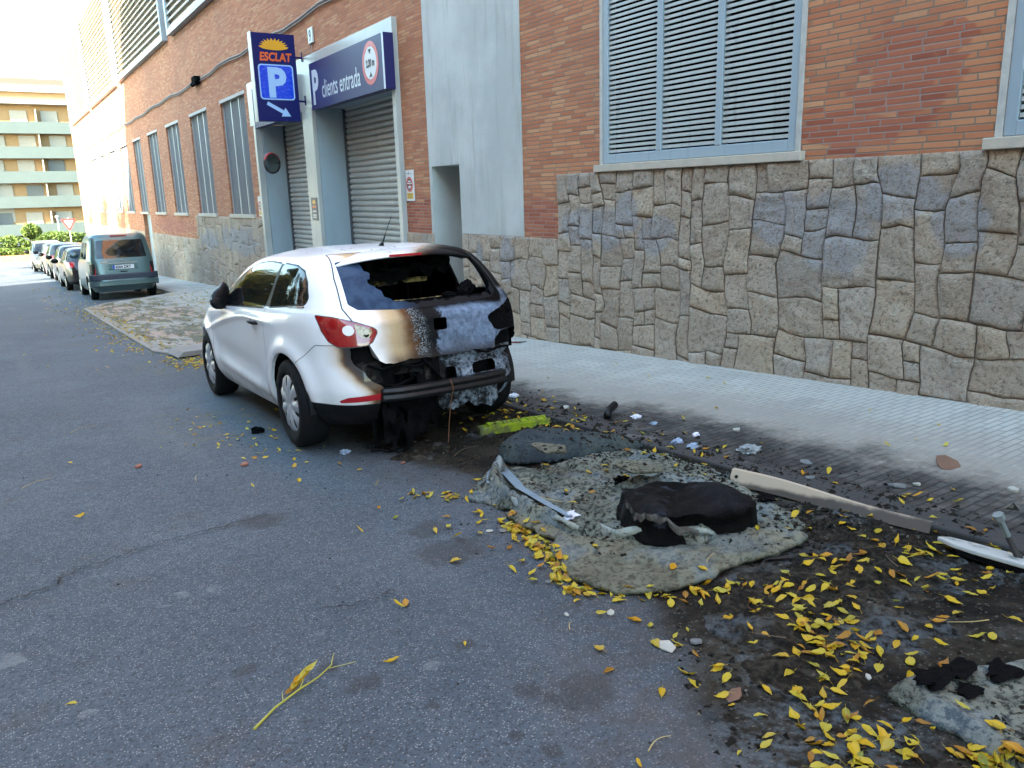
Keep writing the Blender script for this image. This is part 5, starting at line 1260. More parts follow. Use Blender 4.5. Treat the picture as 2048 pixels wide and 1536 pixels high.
# --- no parking plates
def plate(y, z0, w, h, label, X=XF-.004):
    t = empty('no_parking_plate', (X, y, z0)); tag(t, label, 'sign')
    g = lambda u, v, d=.014: (-d, -u, v)
    b = MB(); b.box(-.012, 0, -w, 0, 0, h); b.build('plate', M['signwhite'], t)
    b = MB(); polyface(b, [(w/2+w*.39*math.cos(a), h*.535+w*.39*math.sin(a)) for a in np.linspace(0, 2*math.pi, 30, endpoint=False)], g); b.build('blue_disc', simple('plate_navy', (.02, .025, .06), .4), t)
    b = MB(); ring2(b, w/2, h*.535, w*.32, w*.42, lambda u, v: g(u, v, .016)); r2 = w*.35
    c, s = math.cos(R(45)), math.sin(R(45)); b.add([g(w/2+a_*c-b_*s, h*.535-a_*s-b_*c, .0165) for a_, b_ in ((-r2, -.012), (r2, -.012), (r2, .012), (-r2, .012))], [(0, 1, 2, 3)]); b.build('red_ring', M['signred'], t)
    b = MB(); polyface(b, [(w*.12, h*.07), (w*.88, h*.07), (w*.88, h*.26), (w*.12, h*.26)], g); b.build('yellow_panel', M['yellowp'], t)
    b = MB()
    for v, u0, u1 in ((.62, .33, .67), (.555, .22, .8), (.45, .3, .72), (.41, .36, .62)): polyface(b, [(w*u0, h*v), (w*u1, h*v), (w*u1, h*v+.014), (w*u0, h*v+.014)], lambda u, v_: g(u, v_, .018))
    b.build('white_lines', M['signwhite'], t)
    b = MB()
    for v, u0, u1 in ((.21, .2, .8), (.16, .3, .7), (.11, .22, .78), (.88, .12, .88)): polyface(b, [(w*u0, h*v), (w*u1, h*v), (w*u1, h*v+.005), (w*u0, h*v+.005)], lambda u, v_: g(u, v_, .018))
    polyface(b, [(w*.48, h*.84), (w*.52, h*.84), (w*.52, h*.95), (w*.48, h*.95)], lambda u, v_: g(u, v_, .0185)); b.build('small_print', M['grille'], t)
plate(11.06, 1.29, .26, .44, 'narrow white no parking plate on the brick right of the garage entrance')
plate(18.86, 1.0, .26, .44, 'narrow white no parking plate on the brick left of the garage, by the mirror')
# --- small upright notice on the pier
t = empty('notice_plate', (XF-.082, 15.05, .96)); tag(t, 'small dark upright notice with an amber emblem on the pier between the shutters', 'sign')
g = lambda u, v, d=.012: (-d, -u, v)
b = MB(); b.box(-.01, 0, -.30, 0, 0, .42); b.build('plate', simple('notice_grey', (.07, .07, .085), .4), t)
b = MB(); P_ = burst(.15, .33, .09, .06); b.add([g(.15, .33)]+[g(*q) for q in P_], [(0, i+1, (i+1) % len(P_)+1) for i in range(len(P_))]); b.build('emblem', M['amber'], t)
b = MB(); polyface(b, [(.06, .23), (.24, .23), (.24, .275), (.06, .275)], g); b.build('red_line', M['orange'], t)
b = MB()
for v in (.16, .09, .05): polyface(b, [(.06, v), (.24, v), (.24, v+.022), (.06, v+.022)], g)
b.build('white_lines', M['signwhite'], t)
# --- house number
t = empty('house_number', (XF-.002, 14.68, 4.02)); tag(t, 'little pale house number 9 fixed to the brick above the entrance', 'sign')
b = MB(); b.box(-.03, 0, -.24, 0, 0, .26); b.build('plate', M['surround'], t, bevel=.01)
tv, tf = text_mesh('9', .27, .006, 0, .8); b = MB(); b.add([(-.033, -.06-x, .035+y) for x, y, z in tv], tf); b.build('digit', M['grille'], t)
b = MB(); b.tube([(-.015, -.12, 0), (-.02, -.11, -.16), (-.01, -.12, -.22)], .006, 5); b.build('loose_wire', M['cable'], t)
# --- convex mirror
t = empty('convex_mirror', (5.12, 16.96, 2.09)); tag(t, 'round convex traffic mirror with a red rim hanging by the left shutter', 'mirror')
mm = Matrix.Rotation(R(24), 4, 'Z') @ Matrix.Rotation(R(-14), 4, 'Y')
def disc(rr, h, a): return tuple(mm @ Vector((rr*math.cos(a), -h, rr*math.sin(a)*1.0)))
b = MB(); b.lathe([(.001, .055), (.08, .048), (.15, .03), (.185, .01)], 32, disc); b.build('mirror_face', MT('mirror_surface').set(color=(.18, .22, .23), rough=.12, metal=.9), t, smooth=True)
b = MB(); b.lathe([(.185, .02), (.205, .015), (.215, -.02), (.18, -.03), (.001, -.035)], 32, disc); 
mr = MT('mirror_rim'); p = mr.pos(); mr.set(color=mr.mix(mr.sm(mr.sep(p)[2], .04, .09), (.02, .02, .022), (.35, .03, .03)), rough=.5); b.build('rim', mr.m, t, smooth=True)
b = MB(); b.tube([(.0, .03, .0), (.18, .12, .08), (.22, .25, .08)], .014, 6); b.build('arm', M['signred'], t)
# ============================================================ burnt remains on the road
HS = []      # height functions of the sheets, so leaves can lie on them
def ground_h(x, y):
    h = gz(y)+(top_h(x, y) if x > edge_x(y) else 0)
    for f in HS:
        v = f(x, y)
        if v is not None: h = max(h, v)
    return h
def meltmat(name, a, b, c, speck=.5, blue=0.):
    m = MT(name); p = m.pos(); n1 = m.noise(p, 5., 5., .65); n2 = m.noise(p, 40., 5., .72); n3 = m.noise(p, 150., 2.)
    col = m.mix(m.sm(n1, .35, .65), a, b); col = m.mix(m.sm(n2, .52, .40)*speck, col, c)
    col = m.mix(m.sm(m.noise(p, 12., 5., .7), .55, .66)*speck, col, c)
    if blue: col = m.mix(m.sm(m.noise(p, 4., 3.), .5, .62)*blue, col, (.13, .18, .22))
    m.set(color=col, rough=.85, spec=.2); m.bump(n2*1.2+n3*.6+n1, .9, .008); return m.m
M['matA'] = meltmat('ashy_melted_sheet', (.098, .106, .083), (.195, .205, .165), (.012, .012, .009), .9, .35)
M['matB'] = meltmat('pale_melted_flap', (.115, .112, .078), (.18, .178, .13), (.02, .019, .012), .6, .3)
M['matC'] = meltmat('slate_melted_mound', (.03, .042, .052), (.055, .07, .066), (.02, .024, .02), .5)
M['foamedge'] = meltmat('pale_foam_edge', (.26, .28, .24), (.33, .36, .32), (.08, .085, .06), .3, .5)
def sheet(name, poly, hf, mat, label, cat, th=.02, res=.014, jag=.02, seed=0, parent=None):
    P = np.array(poly); x0, y0 = P.min(0)-.05; x1, y1 = P.max(0)+.05
    nx, ny = int((x1-x0)/res), int((y1-y0)/res); X, Y = np.meshgrid(np.linspace(x0, x1, nx), np.linspace(y0, y1, ny), indexing='ij')
    fx, fy = X.ravel(), Y.ravel(); d = psdf(np.stack([fx, fy], 1), poly)+fbm(fx*9+seed, fy*9, 4)*jag*2
    Z = hf(fx, fy, d)
    V = np.stack([fx, fy, Z, d, 0*fx, 0*fx, 0*fx+1], 1); F = [(i*ny+j, (i+1)*ny+j, (i+1)*ny+j+1, i*ny+j+1) for i in range(nx-1) for j in range(ny-1)]
    V, Fi, Fo, sg = clip(V, F, V[:, 3]); V2, F2 = compact(V, Fi)
    n0 = len(V2); base = V2.copy(); base[:, 2] -= th
    edge = {}
    for f in F2:
        for i in range(len(f)):
            e = (f[i], f[(i+1) % len(f)]); edge[e] = edge.get(e, 0)+1
    bd = [e for e in edge if (e[1], e[0]) not in edge]
    VV = np.vstack([V2, base]); FF = F2+[tuple(i+n0 for i in f[::-1]) for f in F2]+[(b, a, a+n0, b+n0) for a, b in bd]
    # origin at the sheet's own place
    o = Vector((float(P[:, 0].mean()), float(P[:, 1].mean()), gz(float(P[:, 1].mean()))))
    me = mkmesh(name, VV[:, :3]-np.array(o)[None], FF, mat, smooth=True)
    ob = link(name, me, parent, o if parent is None else (0, 0, 0))
    if parent is None and label: tag(ob, label, cat)
    X0, Y0, dx, dy = x0, y0, (x1-x0)/(nx-1), (y1-y0)/(ny-1); D = d.reshape(nx, ny); ZZ = Z.reshape(nx, ny)
    def q(x, y):
        i, j = int(round((x-X0)/dx)), int(round((y-Y0)/dy))
        if 0 <= i < nx and 0 <= j < ny and D[i, j] < -.01: return float(ZZ[i, j])
    HS.append(q); return ob
def lined(fx, fy, pts):
    d = np.full(len(fx), 9.); P = np.stack([fx, fy], 1)
    for a, b in zip(pts[:-1], pts[1:]):
        a, b = np.array(a), np.array(b); e = b-a; w = P-a; t = np.clip((w@e)/(e@e), 0, 1); d = np.minimum(d, np.hypot(*(w-t[:, None]*e).T))
    return d
RID = [(2.27, 3.72), (2.06, 3.45), (1.985, 3.2), (1.99, 2.95), (1.99, 2.72), (2.06, 2.54), (2.2, 2.38), (2.4, 2.2)]
def hA(x, y, d):
    r = lined(x, y, RID); e = np.clip(-d/.05, 0, 1)
    h = .028+.030*fbm(x*2.6, y*2.6, 4)+.040*np.abs(fbm(x*7+9, y*7, 4))+.020*fbm(x*26, y*26, 4)
    h = h+.085*np.exp(-(r/.032)**2)*(.6+.4*np.exp(-((y-3.6)/.3)**2))-.022*np.exp(-((r-.08)/.03)**2)
    h += .05*np.exp(-(lined(x, y, [(2.62, 2.95), (2.85, 2.75)])/.05)**2)*(x > 0)
    return gza(y)+np.maximum(h*(.35+.65*e), .006)
POLA = [(1.90, 3.40), (1.96, 3.52), (2.22, 3.80), (2.34, 3.80), (2.45, 3.62), (2.9, 3.62), (3.15, 3.52), (3.22, 3.2), (3.15, 2.75), (3.02, 2.55), (2.95, 2.30), (2.86, 2.08), (2.6, 2.08), (2.35, 2.22), (2.12, 2.40), (1.99, 2.56), (1.93, 2.75), (1.93, 3.0), (1.95, 3.2)]
mat_o = sheet('melted_sheet', POLA, hA, M['matA'], 'large ashy grey-green melted sheet with a raised pale rim, spread over the road', 'melted plastic', .025, .013, .018, 3)
# pale curled rim as a part of the sheet
b = MB(); pts = []
for i in range(60):
    t = i/59*(len(RID)-1); k_ = min(int(t), len(RID)-2); u = t-k_; a, c = RID[k_], RID[k_+1]
    x_, y_ = a[0]+(c[0]-a[0])*u, a[1]+(c[1]-a[1])*u; pts.append((x_+.012*math.sin(i*.5), y_, gz(y_)+.062+.035*math.exp(-((y_-3.65)/.22)**2)+.012*math.sin(i*.8)))
o = mat_o.location; b.tube([Vector(p_)-o for p_ in pts], [.010+.012*math.sin(i*.37)**2 for i in range(60)], 8); b.build('curled_rim', M['foamedge'], mat_o, smooth=True)
b = MB(); L_ = [(2.0, 3.42), (2.10, 3.58), (2.2, 3.68), (2.16, 3.50), (2.10, 3.30), (2.07, 3.0), (2.06, 2.8)]
bl = MT('bluish_inner_fold'); p = bl.pos(); bl.set(color=bl.mix(bl.noise(p, 14., 4.), (.10, .15, .19), (.22, .30, .35)), rough=.6); bl.bump(bl.noise(p, 40., 4.), .6, .008)
V_ = []
for i, (x_, y_) in enumerate(L_): V_ += [(x_, y_, gz(y_)+.075-.004*i), (x_+.09-.01*i, y_-.02, gz(y_)+.052)]
b.add([Vector(v)-o for v in V_], [(2*i, 2*i+1, 2*i+3, 2*i+2) for i in range(len(L_)-1)]); b.build('inner_fold', bl.m, mat_o, smooth=True)
def hB(x, y, d):
    e = np.clip(-d/.035, 0, 1); u = (x-1.8)*.55+(y-2.3)*.83
    h = .020+.018*fbm(x*3+4, y*3, 3)+.020*np.abs(np.sin((u+.08*fbm(x*4, y*4, 2))*16))*np.clip((x-1.72)/.3, 0, 1)+.014*fbm(x*22, y*22, 4)+.02*np.exp(-(d/.03)**2)
    return gza(y)+np.maximum(h*(.5+.5*e), .006)
POLB = [(1.90, 3.10), (1.955, 3.05), (1.95, 2.80), (2.0, 2.60), (2.15, 2.42), (2.4, 2.24), (2.7, 2.12), (2.72, 1.98), (2.5, 1.95), (2.3, 1.99), (2.14, 1.96), (1.94, 2.01), (1.86, 2.05), (1.78, 2.12), (1.72, 2.30), (1.78, 2.45), (1.83, 2.60), (1.90, 2.68), (1.895, 2.87)]
sheet('melted_flap', POLB, hB, M['matB'], 'pale tan-green wrinkled flap of melted plastic in front of the black lump', 'melted plastic', .018, .013, .012, 8)
def hC(x, y, d):
    e = np.clip(-d/.16, 0, 1); e = np.sqrt(np.clip(1-(1-e)**2, 0, 1))
    h = .145*e*np.clip(1.15-(x-2.5)*.95, .25, 1)+.012*fbm(x*6, y*6, 3)*e+.004*fbm(x*30, y*30, 3)
    return gza(y)+np.maximum(h, .004)+.004
sheet('melted_mound', [(2.38, 3.86), (2.44, 4.02), (2.62, 4.12), (2.85, 4.12), (3.02, 3.98), (3.2, 3.72), (3.22, 3.56), (3.08, 3.52), (2.85, 3.60), (2.62, 3.66), (2.45, 3.74)], hC, M['matC'], 'smooth slate-coloured melted hump behind the large sheet, near the car', 'melted plastic', .02, .014, .008, 4)
def hD(x, y, d):
    e = np.clip(-d/.05, 0, 1); h = .030+.03*np.exp(-((-d-.03)/.03)**2)+.02*fbm(x*5, y*5, 4)+.008*fbm(x*28, y*28, 3)
    return gza(y)+np.maximum(h*(.4+.6*e), .005)
sheet('melted_sheet', [(1.955, 1.12), (2.06, 1.14), (2.22, 1.08), (2.5, .95), (2.8, .70), (2.6, .45), (2.1, .40), (1.86, .52), (1.90, .74), (1.93, .92)], hD, M['matA'], 'second grey-green melted sheet cut by the bottom right corner of the view', 'melted plastic', .03, .011, .012, 17)
for i, (x_, y_, s) in enumerate([(2.08, 1.07, .05), (2.18, 1.05, .045), (2.12, .99, .035), (2.28, .98, .05), (2.35, .90, .04)]):
    bm = lump('burnt_clod', (0, 0, 0), (s*1.2, s*.8, s*.28), M['char'], 60+i, None, 3); bm.location = (x_, y_, ground_h(x_, y_)+.008); tag(bm, 'black charred clod lying on the second melted sheet', 'clod', 'charred clods on the second sheet')
# --- black charred lump (what is left of a container lid): domed top, hollow front, curled pale rim
ch = empty('charred_lump', (2.43, 2.41, gz(2.42)+.03), (0, 0, math.atan2(2.19-2.47, 2.63-2.16))); tag(ch, 'big black charred hollow lump with a rough domed top on the melted sheet', 'charred remains')
n, m_ = 72, 26; V_ = []; hw, hd_ = .275, .20
def ringp(a, k_):
    c_, s_ = math.cos(a), math.sin(a); e = 2/2.9; k_ = k_*(1+.26*float(fbm(c_*1.1+7, s_*1.1+k_*.3, 3)))
    return hw*k_*math.copysign(abs(c_)**e, c_), hd_*k_*math.copysign(abs(s_)**e, s_)
for j in range(m_):
    t = j/(m_-1)
    for i in range(n):
        a = 2*math.pi*i/n
        if t < .55:       # top
            k_ = (t/.55)*.97+.001; x_, y_ = ringp(a, k_); z_ = .150-.018*k_**3+.060*float(fbm(x_*6+2, y_*6, 4))-.15*max(0, x_-.12)-.12*max(0, -.16-x_)
        else:             # wall with a deep hollow towards the viewer
            u = (t-.55)/.45; x_, y_ = ringp(a, 1.0+.06*math.sin(u*2.4)+.04*float(fbm(i*.25, u*3, 3))); z_ = (.135+.03*float(fbm(i*.3, 1.5, 3)))*(1-u)-.01
            front = max(0, -math.sin(a))**.5 if math.sin(a) < 0 else 0
            y_ += front*.055*math.sin(min(1, u*1.1)*math.pi*.9); x_ *= 1+.06*u*(x_ < -.1)
        V_.append((x_, y_, z_+.012*float(fbm(x_*14+5, y_*14+t*5, 3))))
b = MB(); b.add(V_, [(j*n+i, j*n+(i+1) % n, (j+1)*n+(i+1) % n, (j+1)*n+i) for j in range(m_-1) for i in range(n)])
cm = MT('charred_shell'); p = cm.pos(); cn = cm.noise(p, 10., 5., .65); z = cm.sep(p)[2]
cm.set(color=cm.mix(cm.sm(z, .12, .16), cm.mix(cm.sm(cn, .60, .66), (.0015, .0015, .0015), (.035, .04, .055)), cm.mix(cn, (.003, .0035, .005), (.010, .011, .014))), rough=.55, spec=.13); cm.bump(cm.noise(p, 26., 6., .72), 1., .02)
b.build('shell', cm.m, ch, smooth=True)
b = MB(); V_ = []; n_ = 44
for i in range(n_):
    t = i/(n_-1); a_ = math.pi*(1.0+.50*t); x_, y_ = ringp(a_, 1.03); w_ = .012+.010*abs(math.sin(i*.37))+.010*float(fbm(i*.35, 2., 3)); zt = .142-.12*max(0, -.16-x_)+.008*math.sin(i*.31)+.02*float(fbm(i*.13, 4., 3))-.10*max(0, t-.80)*4; yo = .012*math.sin(i*1.1)
    V_ += [(x_, y_-.010+yo, zt), (x_+.004, y_-.022+yo, zt-w_), (x_, y_-.012+yo, zt-w_*1.6)]
b.add(V_, [(3*i+k_, 3*i+3+k_, 3*i+4+k_, 3*i+1+k_) for i in range(n_-1) for k_ in (0, 1)]); b.build('curled_edge', simple('curled_pale_edge', (.075, .068, .058), .7, var=.8, scale=26, bump=1.), ch, smooth=True)

# --- long beige strip (L profile)
st_ = empty('beige_strip', (3.03, 2.70, gz(2.7)+.01), (gpitch(2.2), 0, math.atan2(-(3.17-3.03), 1.72-2.70)+math.pi)); 
tag(st_, 'long beige metal strip with a bolt at its end, lying beside the melted sheet', 'metal strip')
bg_ = MT('beige_scorched_paint'); p = bg_.pos(); xx, yy, zz = bg_.sep(p); nn_ = bg_.noise(p, 9., 4.)
bg_.set(color=bg_.mix(bg_.sm(zz+nn_*.05+(yy+.0)*.02, .062, .036), (.40, .33, .24), (.06, .05, .04)), rough=.55); bg_.bump(nn_, .2, .01)
b = MB(); L = 1.0; sect = [(.0, .0), (.035, .075), (.055, .077), (.056, .074), (.039, .071), (.006, .0)]
ns = 24; V_ = []
for i in range(ns):
    t = i/(ns-1); y_ = -L*t; w_ = 1-.30*t; dz = -.018*t+.005*math.sin(t*7)
    V_ += [(u*w_+.01*math.sin(t*5), y_, max(-.005, v*w_+dz)) for u, v in sect]
k_ = len(sect); b.add(V_, [(i*k_+j, i*k_+(j+1) % k_, (i+1)*k_+(j+1) % k_, (i+1)*k_+j) for i in range(ns-1) for j in range(k_)]+[tuple(range(k_)), tuple(range((ns-1)*k_, ns*k_))[::-1]]); b.build('strip', bg_.m, st_)
b = MB(); b.lathe([(.001, -.006), (.008, -.005), (.009, .004)], 10, lambda r, h, a: (.020+h, -.035+r*math.cos(a), .045+r*math.sin(a))); b.build('bolt', M['liner'], st_)
# --- white plank with a long bolt
wp_ = empty('white_plank', (3.06, 1.62, gz(1.62)+.03), (gpitch(1.3)+.02, R(7), math.atan2(-(3.12-3.06), .9-1.62)+math.pi)); tag(wp_, 'white plank with a tapered end and a long bolt standing in it, right edge', 'plank')
b = MB(); pl2 = [(-.0, .0), (.045, -.03), (.055, -.12), (.055, -1.0), (-.055, -1.0), (-.055, -.16), (-.04, -.07)]
b.prism(pl2, lambda u, v, t: (u, v, t), 0, .018); wm_ = MT('weathered_white_paint'); p = wm_.pos(); wm_.set(color=wm_.mix(wm_.sm(wm_.noise(p, 12., 5., .65), .5, .68), (.42, .44, .42), (.17, .19, .18)), rough=.5); wm_.bump(wm_.noise(p, 30., 3.), .2, .01)
b.build('board', wm_.m, wp_, bevel=.004)
b = MB(); b.box(-.05, .05, -1.0, -.10, -.022, -.001); b.build('charred_underside', M['char'], wp_)
b = MB(); d0, d1 = Vector((.02, -.29, .015)), Vector((-.075, -.235, .185)); b.tube([d0, d0.lerp(d1, .5)], .0115, 10); b.tube([d0-(d1-d0)*.0, d0+(d1-d0)*.02], .019, 10); bo = b.build('bolt_thread', simple('rusty_bolt', (.05, .045, .045), .6, .4), wp_, smooth=False)
b = MB(); b.tube([d0.lerp(d1, .5), d0.lerp(d1, .9)], .0115, 10); b.build('bolt_shank', simple('galvanised_bolt', (.22, .26, .26), .5, .5), wp_)
b = MB(); b.tube([d0.lerp(d1, .88), d1], .021, 6); b.build('bolt_head', bpy.data.materials['galvanised_bolt'], wp_)
# --- lime plastic grid bar
yb = empty('lime_grid_bar', (2.62, 4.56, gz(4.56)), (0, 0, math.atan2(4.46-4.56, 3.12-2.62))); tag(yb, 'lime yellow ribbed plastic bar behind the burnt car', 'plastic bar')
lim = MT('lime_plastic'); p = lim.pos(); lx, ly, lz = lim.sep(p); ln = lim.noise(p, 16., 5., .65)
lc = lim.mix(lim.sm(ln, .44, .60), (.30, .40, .012), (.15, .17, .05)); lc = lim.mix(lim.sm(lx+ln*.12, .11, .07), lc, (.10, .11, .05)); lim.set(color=lc, rough=.5); lim.bump(ln, .6, .008)
b = MB(); b.box(0, .52, -.035, .045, 0, .058); b.build('core', lim.m, yb, bevel=.008)
b = MB()
for k_ in range(8): x_ = .07+k_*.06; b.box(x_, x_+.008, -.041, .050, .004, .068)
b.box(.07, .52, -.042, -.036, .05, .068); b.box(.07, .52, .044, .050, .05, .068); b.build('ribs', lim.m, yb)
# --- grey rubber wedge behind the front wheel
gw_ = empty('kerb_wedge', (2.08, 10.9, gz(10.9)+.03), (0, 0, .1)); tag(gw_, 'flat grey stone slab lying at the kerb beyond the front wheel', 'slab'); b = MB(); b.prism([(-.33, 0), (.33, 0), (.33, .07), (-.25, .07)], lambda u, v, t: (u, t, v), -.25, .25); b.build('slab', M['kerb'], gw_, bevel=.01)
# --- small fragments
M['tile'] = simple('brick_fragment', (.28, .11, .07), .9, var=.3, scale=20, bump=.4); M['chipw'] = simple('pale_fragment', (.36, .36, .31), .85, var=.3, scale=20, bump=.4); M['chipg'] = simple('grey_fragment', (.14, .15, .15), .85, var=.3, scale=20, bump=.4)
M['paperw'] = simple('white_paper', (.62, .64, .72), .7, var=.06); M['foil'] = simple('bluish_foil', (.25, .32, .42), .4, var=.5, scale=40); M['cardb'] = simple('brown_cardboard', (.15, .08, .05), .85, var=.4, scale=12)
def frag(kind, x, y, s, mat, seed, label, cat, group=None, tall=.35, n=2, tilt=.2):
    """angular flat fragment"""
    r = random.Random(seed); bm_ = bmesh.new(); k_ = r.randint(5, 7); P_ = []
    for i in range(k_): a = 2*math.pi*i/k_+r.uniform(-.3, .3); P_.append((s*r.uniform(.55, 1)*math.cos(a), s*.75*r.uniform(.55, 1)*math.sin(a)))
    b_ = MB(); b_.prism(P_, lambda u, v, t: (u, v, t+.12*u*(t > 0)), 0, s*tall)
    o_ = b_.build(kind, mat, None, (x, y, ground_h(x, y)+.002), (r.uniform(-tilt, tilt), r.uniform(-tilt, tilt), r.uniform(0, 6.3)), bevel=s*.06); tag(o_, label, cat, group); bm_.free(); return o_
def crumpled(kind, x, y, s, mat, seed, label, cat, flat=.5):
    o_ = lump(kind, (0, 0, 0), (s, s*.7, s*flat), mat, seed, None, 3); me = o_.data; r = random.Random(seed)
    for v in me.vertices: v.co *= 1+r.uniform(-.28, .28)
    o_.location = (x, y, ground_h(x, y)+s*flat*.6); tag(o_, label, cat); return o_
frag('brick_fragment', .59, 5.45, .035, M['tile'], 1, 'flat brick fragment alone on the road, leftmost', 'brick fragment')
frag('brick_fragment', 1.15, 4.99, .04, M['tile'], 2, 'reddish brick fragment beside a leaf left of the rear wheel', 'brick fragment')
frag('brick_fragment', 1.93, 4.30, .022, M['tile'], 3, 'small brick fragment in front of the charred bumper', 'brick fragment')
frag('concrete_fragment', 1.66, 1.71, .042, M['chipw'], 4, 'pale fist-sized flat stone on the sooty edge, largest of the pale ones', 'stone', tall=.2)
frag('concrete_fragment', 1.76, 1.68, .038, M['chipg'], 5, 'dark flat stone right beside the largest pale one', 'stone', tall=.2)
frag('concrete_fragment', 1.67, 2.01, .02, M['chipw'], 6, 'small pale chip below the tip of the leaf drift', 'stone')
frag('concrete_fragment', 1.54, 2.10, .014, M['chipw'], 7, 'tiny pale pebble left of the leaf drift', 'stone')
frag('concrete_fragment', 1.65, 2.36, .026, M['chipg'], 8, 'grey flat chip between the drift and the open road', 'stone', tall=.2)
frag('concrete_fragment', 1.80, 2.94, .03, M['chipg'], 9, 'grey chip, right one of a pair above the leaf drift', 'stone', tall=.2)
frag('concrete_fragment', 1.75, 2.98, .025, M['chipw'], 10, 'pale chip, left one of a pair above the leaf drift', 'stone', tall=.2)
frag('concrete_fragment', 3.83, 3.36, .045, M['chipw'], 11, 'pale flat chip on the sooty pavement above the rim of the mat', 'stone', tall=.15)
frag('concrete_fragment', 3.86, 1.72, .04, M['chipw'], 12, 'pale stone on the pavement at the right edge', 'stone')
frag('concrete_fragment', 3.55, 2.10, .045, M['chipg'], 13, 'brownish broken slab piece on the kerb near the right edge', 'stone')
frag('concrete_fragment', 3.64, 2.05, .03, M['chipw'], 14, 'pale chip touching the brownish slab piece', 'stone')
frag('concrete_fragment', 3.57, 2.64, .045, M['chipg'], 15, 'flat grey-brown chip on the kerb, upper one of two', 'stone', tall=.15)
frag('concrete_fragment', 3.38, 2.47, .045, M['chipg'], 16, 'flat grey-brown chip by the gutter, lower one of two', 'stone', tall=.15)
frag('concrete_fragment', 3.47, 4.70, .035, M['chipw'], 17, 'upright pale triangular chip on the kerb beyond the lime bar', 'stone', tall=.5, tilt=.9)
frag('concrete_fragment', 2.0, 1.22, .018, M['chipw'], 18, 'small white pebble among the leaves near the second sheet', 'stone')
frag('brick_fragment', 1.62, 1.40, .04, M['cardb'], 19, 'brown oval scrap among the leaves in the foreground', 'scrap', tall=.08)
frag('cardboard_scrap', 4.02, 2.12, .10, M['cardb'], 20, 'torn brown cardboard piece on the paving at the right', 'cardboard', tall=.12, tilt=.15)
frag('cardboard_scrap', 5.05, 7.75, .14, simple('red_brown_card', (.16, .06, .05), .8), 21, 'long reddish scrap at the foot of the wall beyond the car', 'cardboard', tall=.06)
crumpled('crumpled_paper', 2.10, 2.82, .040, M['paperw'], 31, 'crumpled white paper on the rim of the large melted sheet', 'paper', .35)
crumpled('crumpled_paper', 3.62, 4.08, .035, M['paperw'], 32, 'crumpled white paper on the kerb by the black hose stub', 'paper', .4)
crumpled('foil_scrap', 3.58, 3.86, .025, M['foil'], 33, 'small bluish foil scrap below the crumpled paper on the kerb', 'foil', .4)
crumpled('foil_scrap', 3.37, 3.42, .035, M['foil'], 34, 'bluish foil ball in the gutter, left one of two', 'foil', .5)
crumpled('foil_scrap', 3.36, 3.28, .035, M['foil'], 35, 'bluish foil ball in the gutter, right one of two', 'foil', .5)
crumpled('crumpled_paper', 3.56, 3.45, .025, M['paperw'], 36, 'small white crumple on a dark clod at the kerb', 'paper', .6)
crumpled('foil_scrap', 3.52, 2.99, .07, simple('grey_foil', (.22, .25, .26), .45, var=.5, scale=30), 37, 'grey crumpled foil heap at the kerb, largest foil piece', 'foil', .35)
crumpled('foil_scrap', 1.75, 4.80, .035, M['foil'], 38, 'blue-white foil scrap on the road below the rear wheel', 'foil', .4)
crumpled('crumpled_paper', 3.42, 5.35, .04, M['paperw'], 39, 'white paper crumple beside the right rear wheel', 'paper', .5)
crumpled('burnt_clod', 1.46, 5.83, .04, M['char'], 40, 'black charred clod on the open road left of the rear wheel', 'clod', .7)
crumpled('burnt_clod', 2.60, 3.05, .04, M['char'], 41, 'black charred clod on the large melted sheet behind the lump', 'clod', .5)
crumpled('burnt_clod', 2.9, 2.35, .045, M['char'], 42, 'black charred clod right of the lump on the sheet', 'clod', .4)
for i, (x_, y_, w_) in enumerate([(2.6, 2.92, .17), (2.42, 3.45, .12)]):
    sheet('melted_fold', [(x_-w_*.5, y_-.06), (x_+w_*.3, y_-.13), (x_+w_*.8, y_-.03), (x_+.0, y_+.12), (x_-w_*.4, y_+.10)], lambda x, y, d: np.maximum(hA(x, y, d*0-1)+.012+.02*np.clip(-d/.06, 0, 1), 0), M['matB'], ['pale flat piece of melted plastic behind the black lump on the sheet', 'pale flat piece of melted plastic near the back of the sheet'][i], 'melted plastic', .012, .012, .006, 30+i)
hs = empty('hose_stub', (3.5, 4.22, gz(4.2)+.07), (0, 0, 0)); tag(hs, 'short black hose stub lying on the kerb among the debris', 'hose'); b = MB(); b.tube([(-.05, -.03, -.02), (.0, .02, .0), (.10, .07, .02)], .028, 12); b.build('tube', M['liner'], hs, smooth=True)
b = MB(); P_ = [(.0, .0, 0)]
for i in range(40): P_.append((.10*math.cos(i*.45)+.05*math.sin(i*.21), .06*math.sin(i*.45)+.04*math.cos(i*.3), .006+.008*(i % 3)))
b.tube(P_, .0035, 5); tag(b.build('burnt_cable', M['char'], None, (2.02, 4.62, gz(4.62)+.004)), 'tangled burnt cable on the ground under the bumper beam', 'cable')
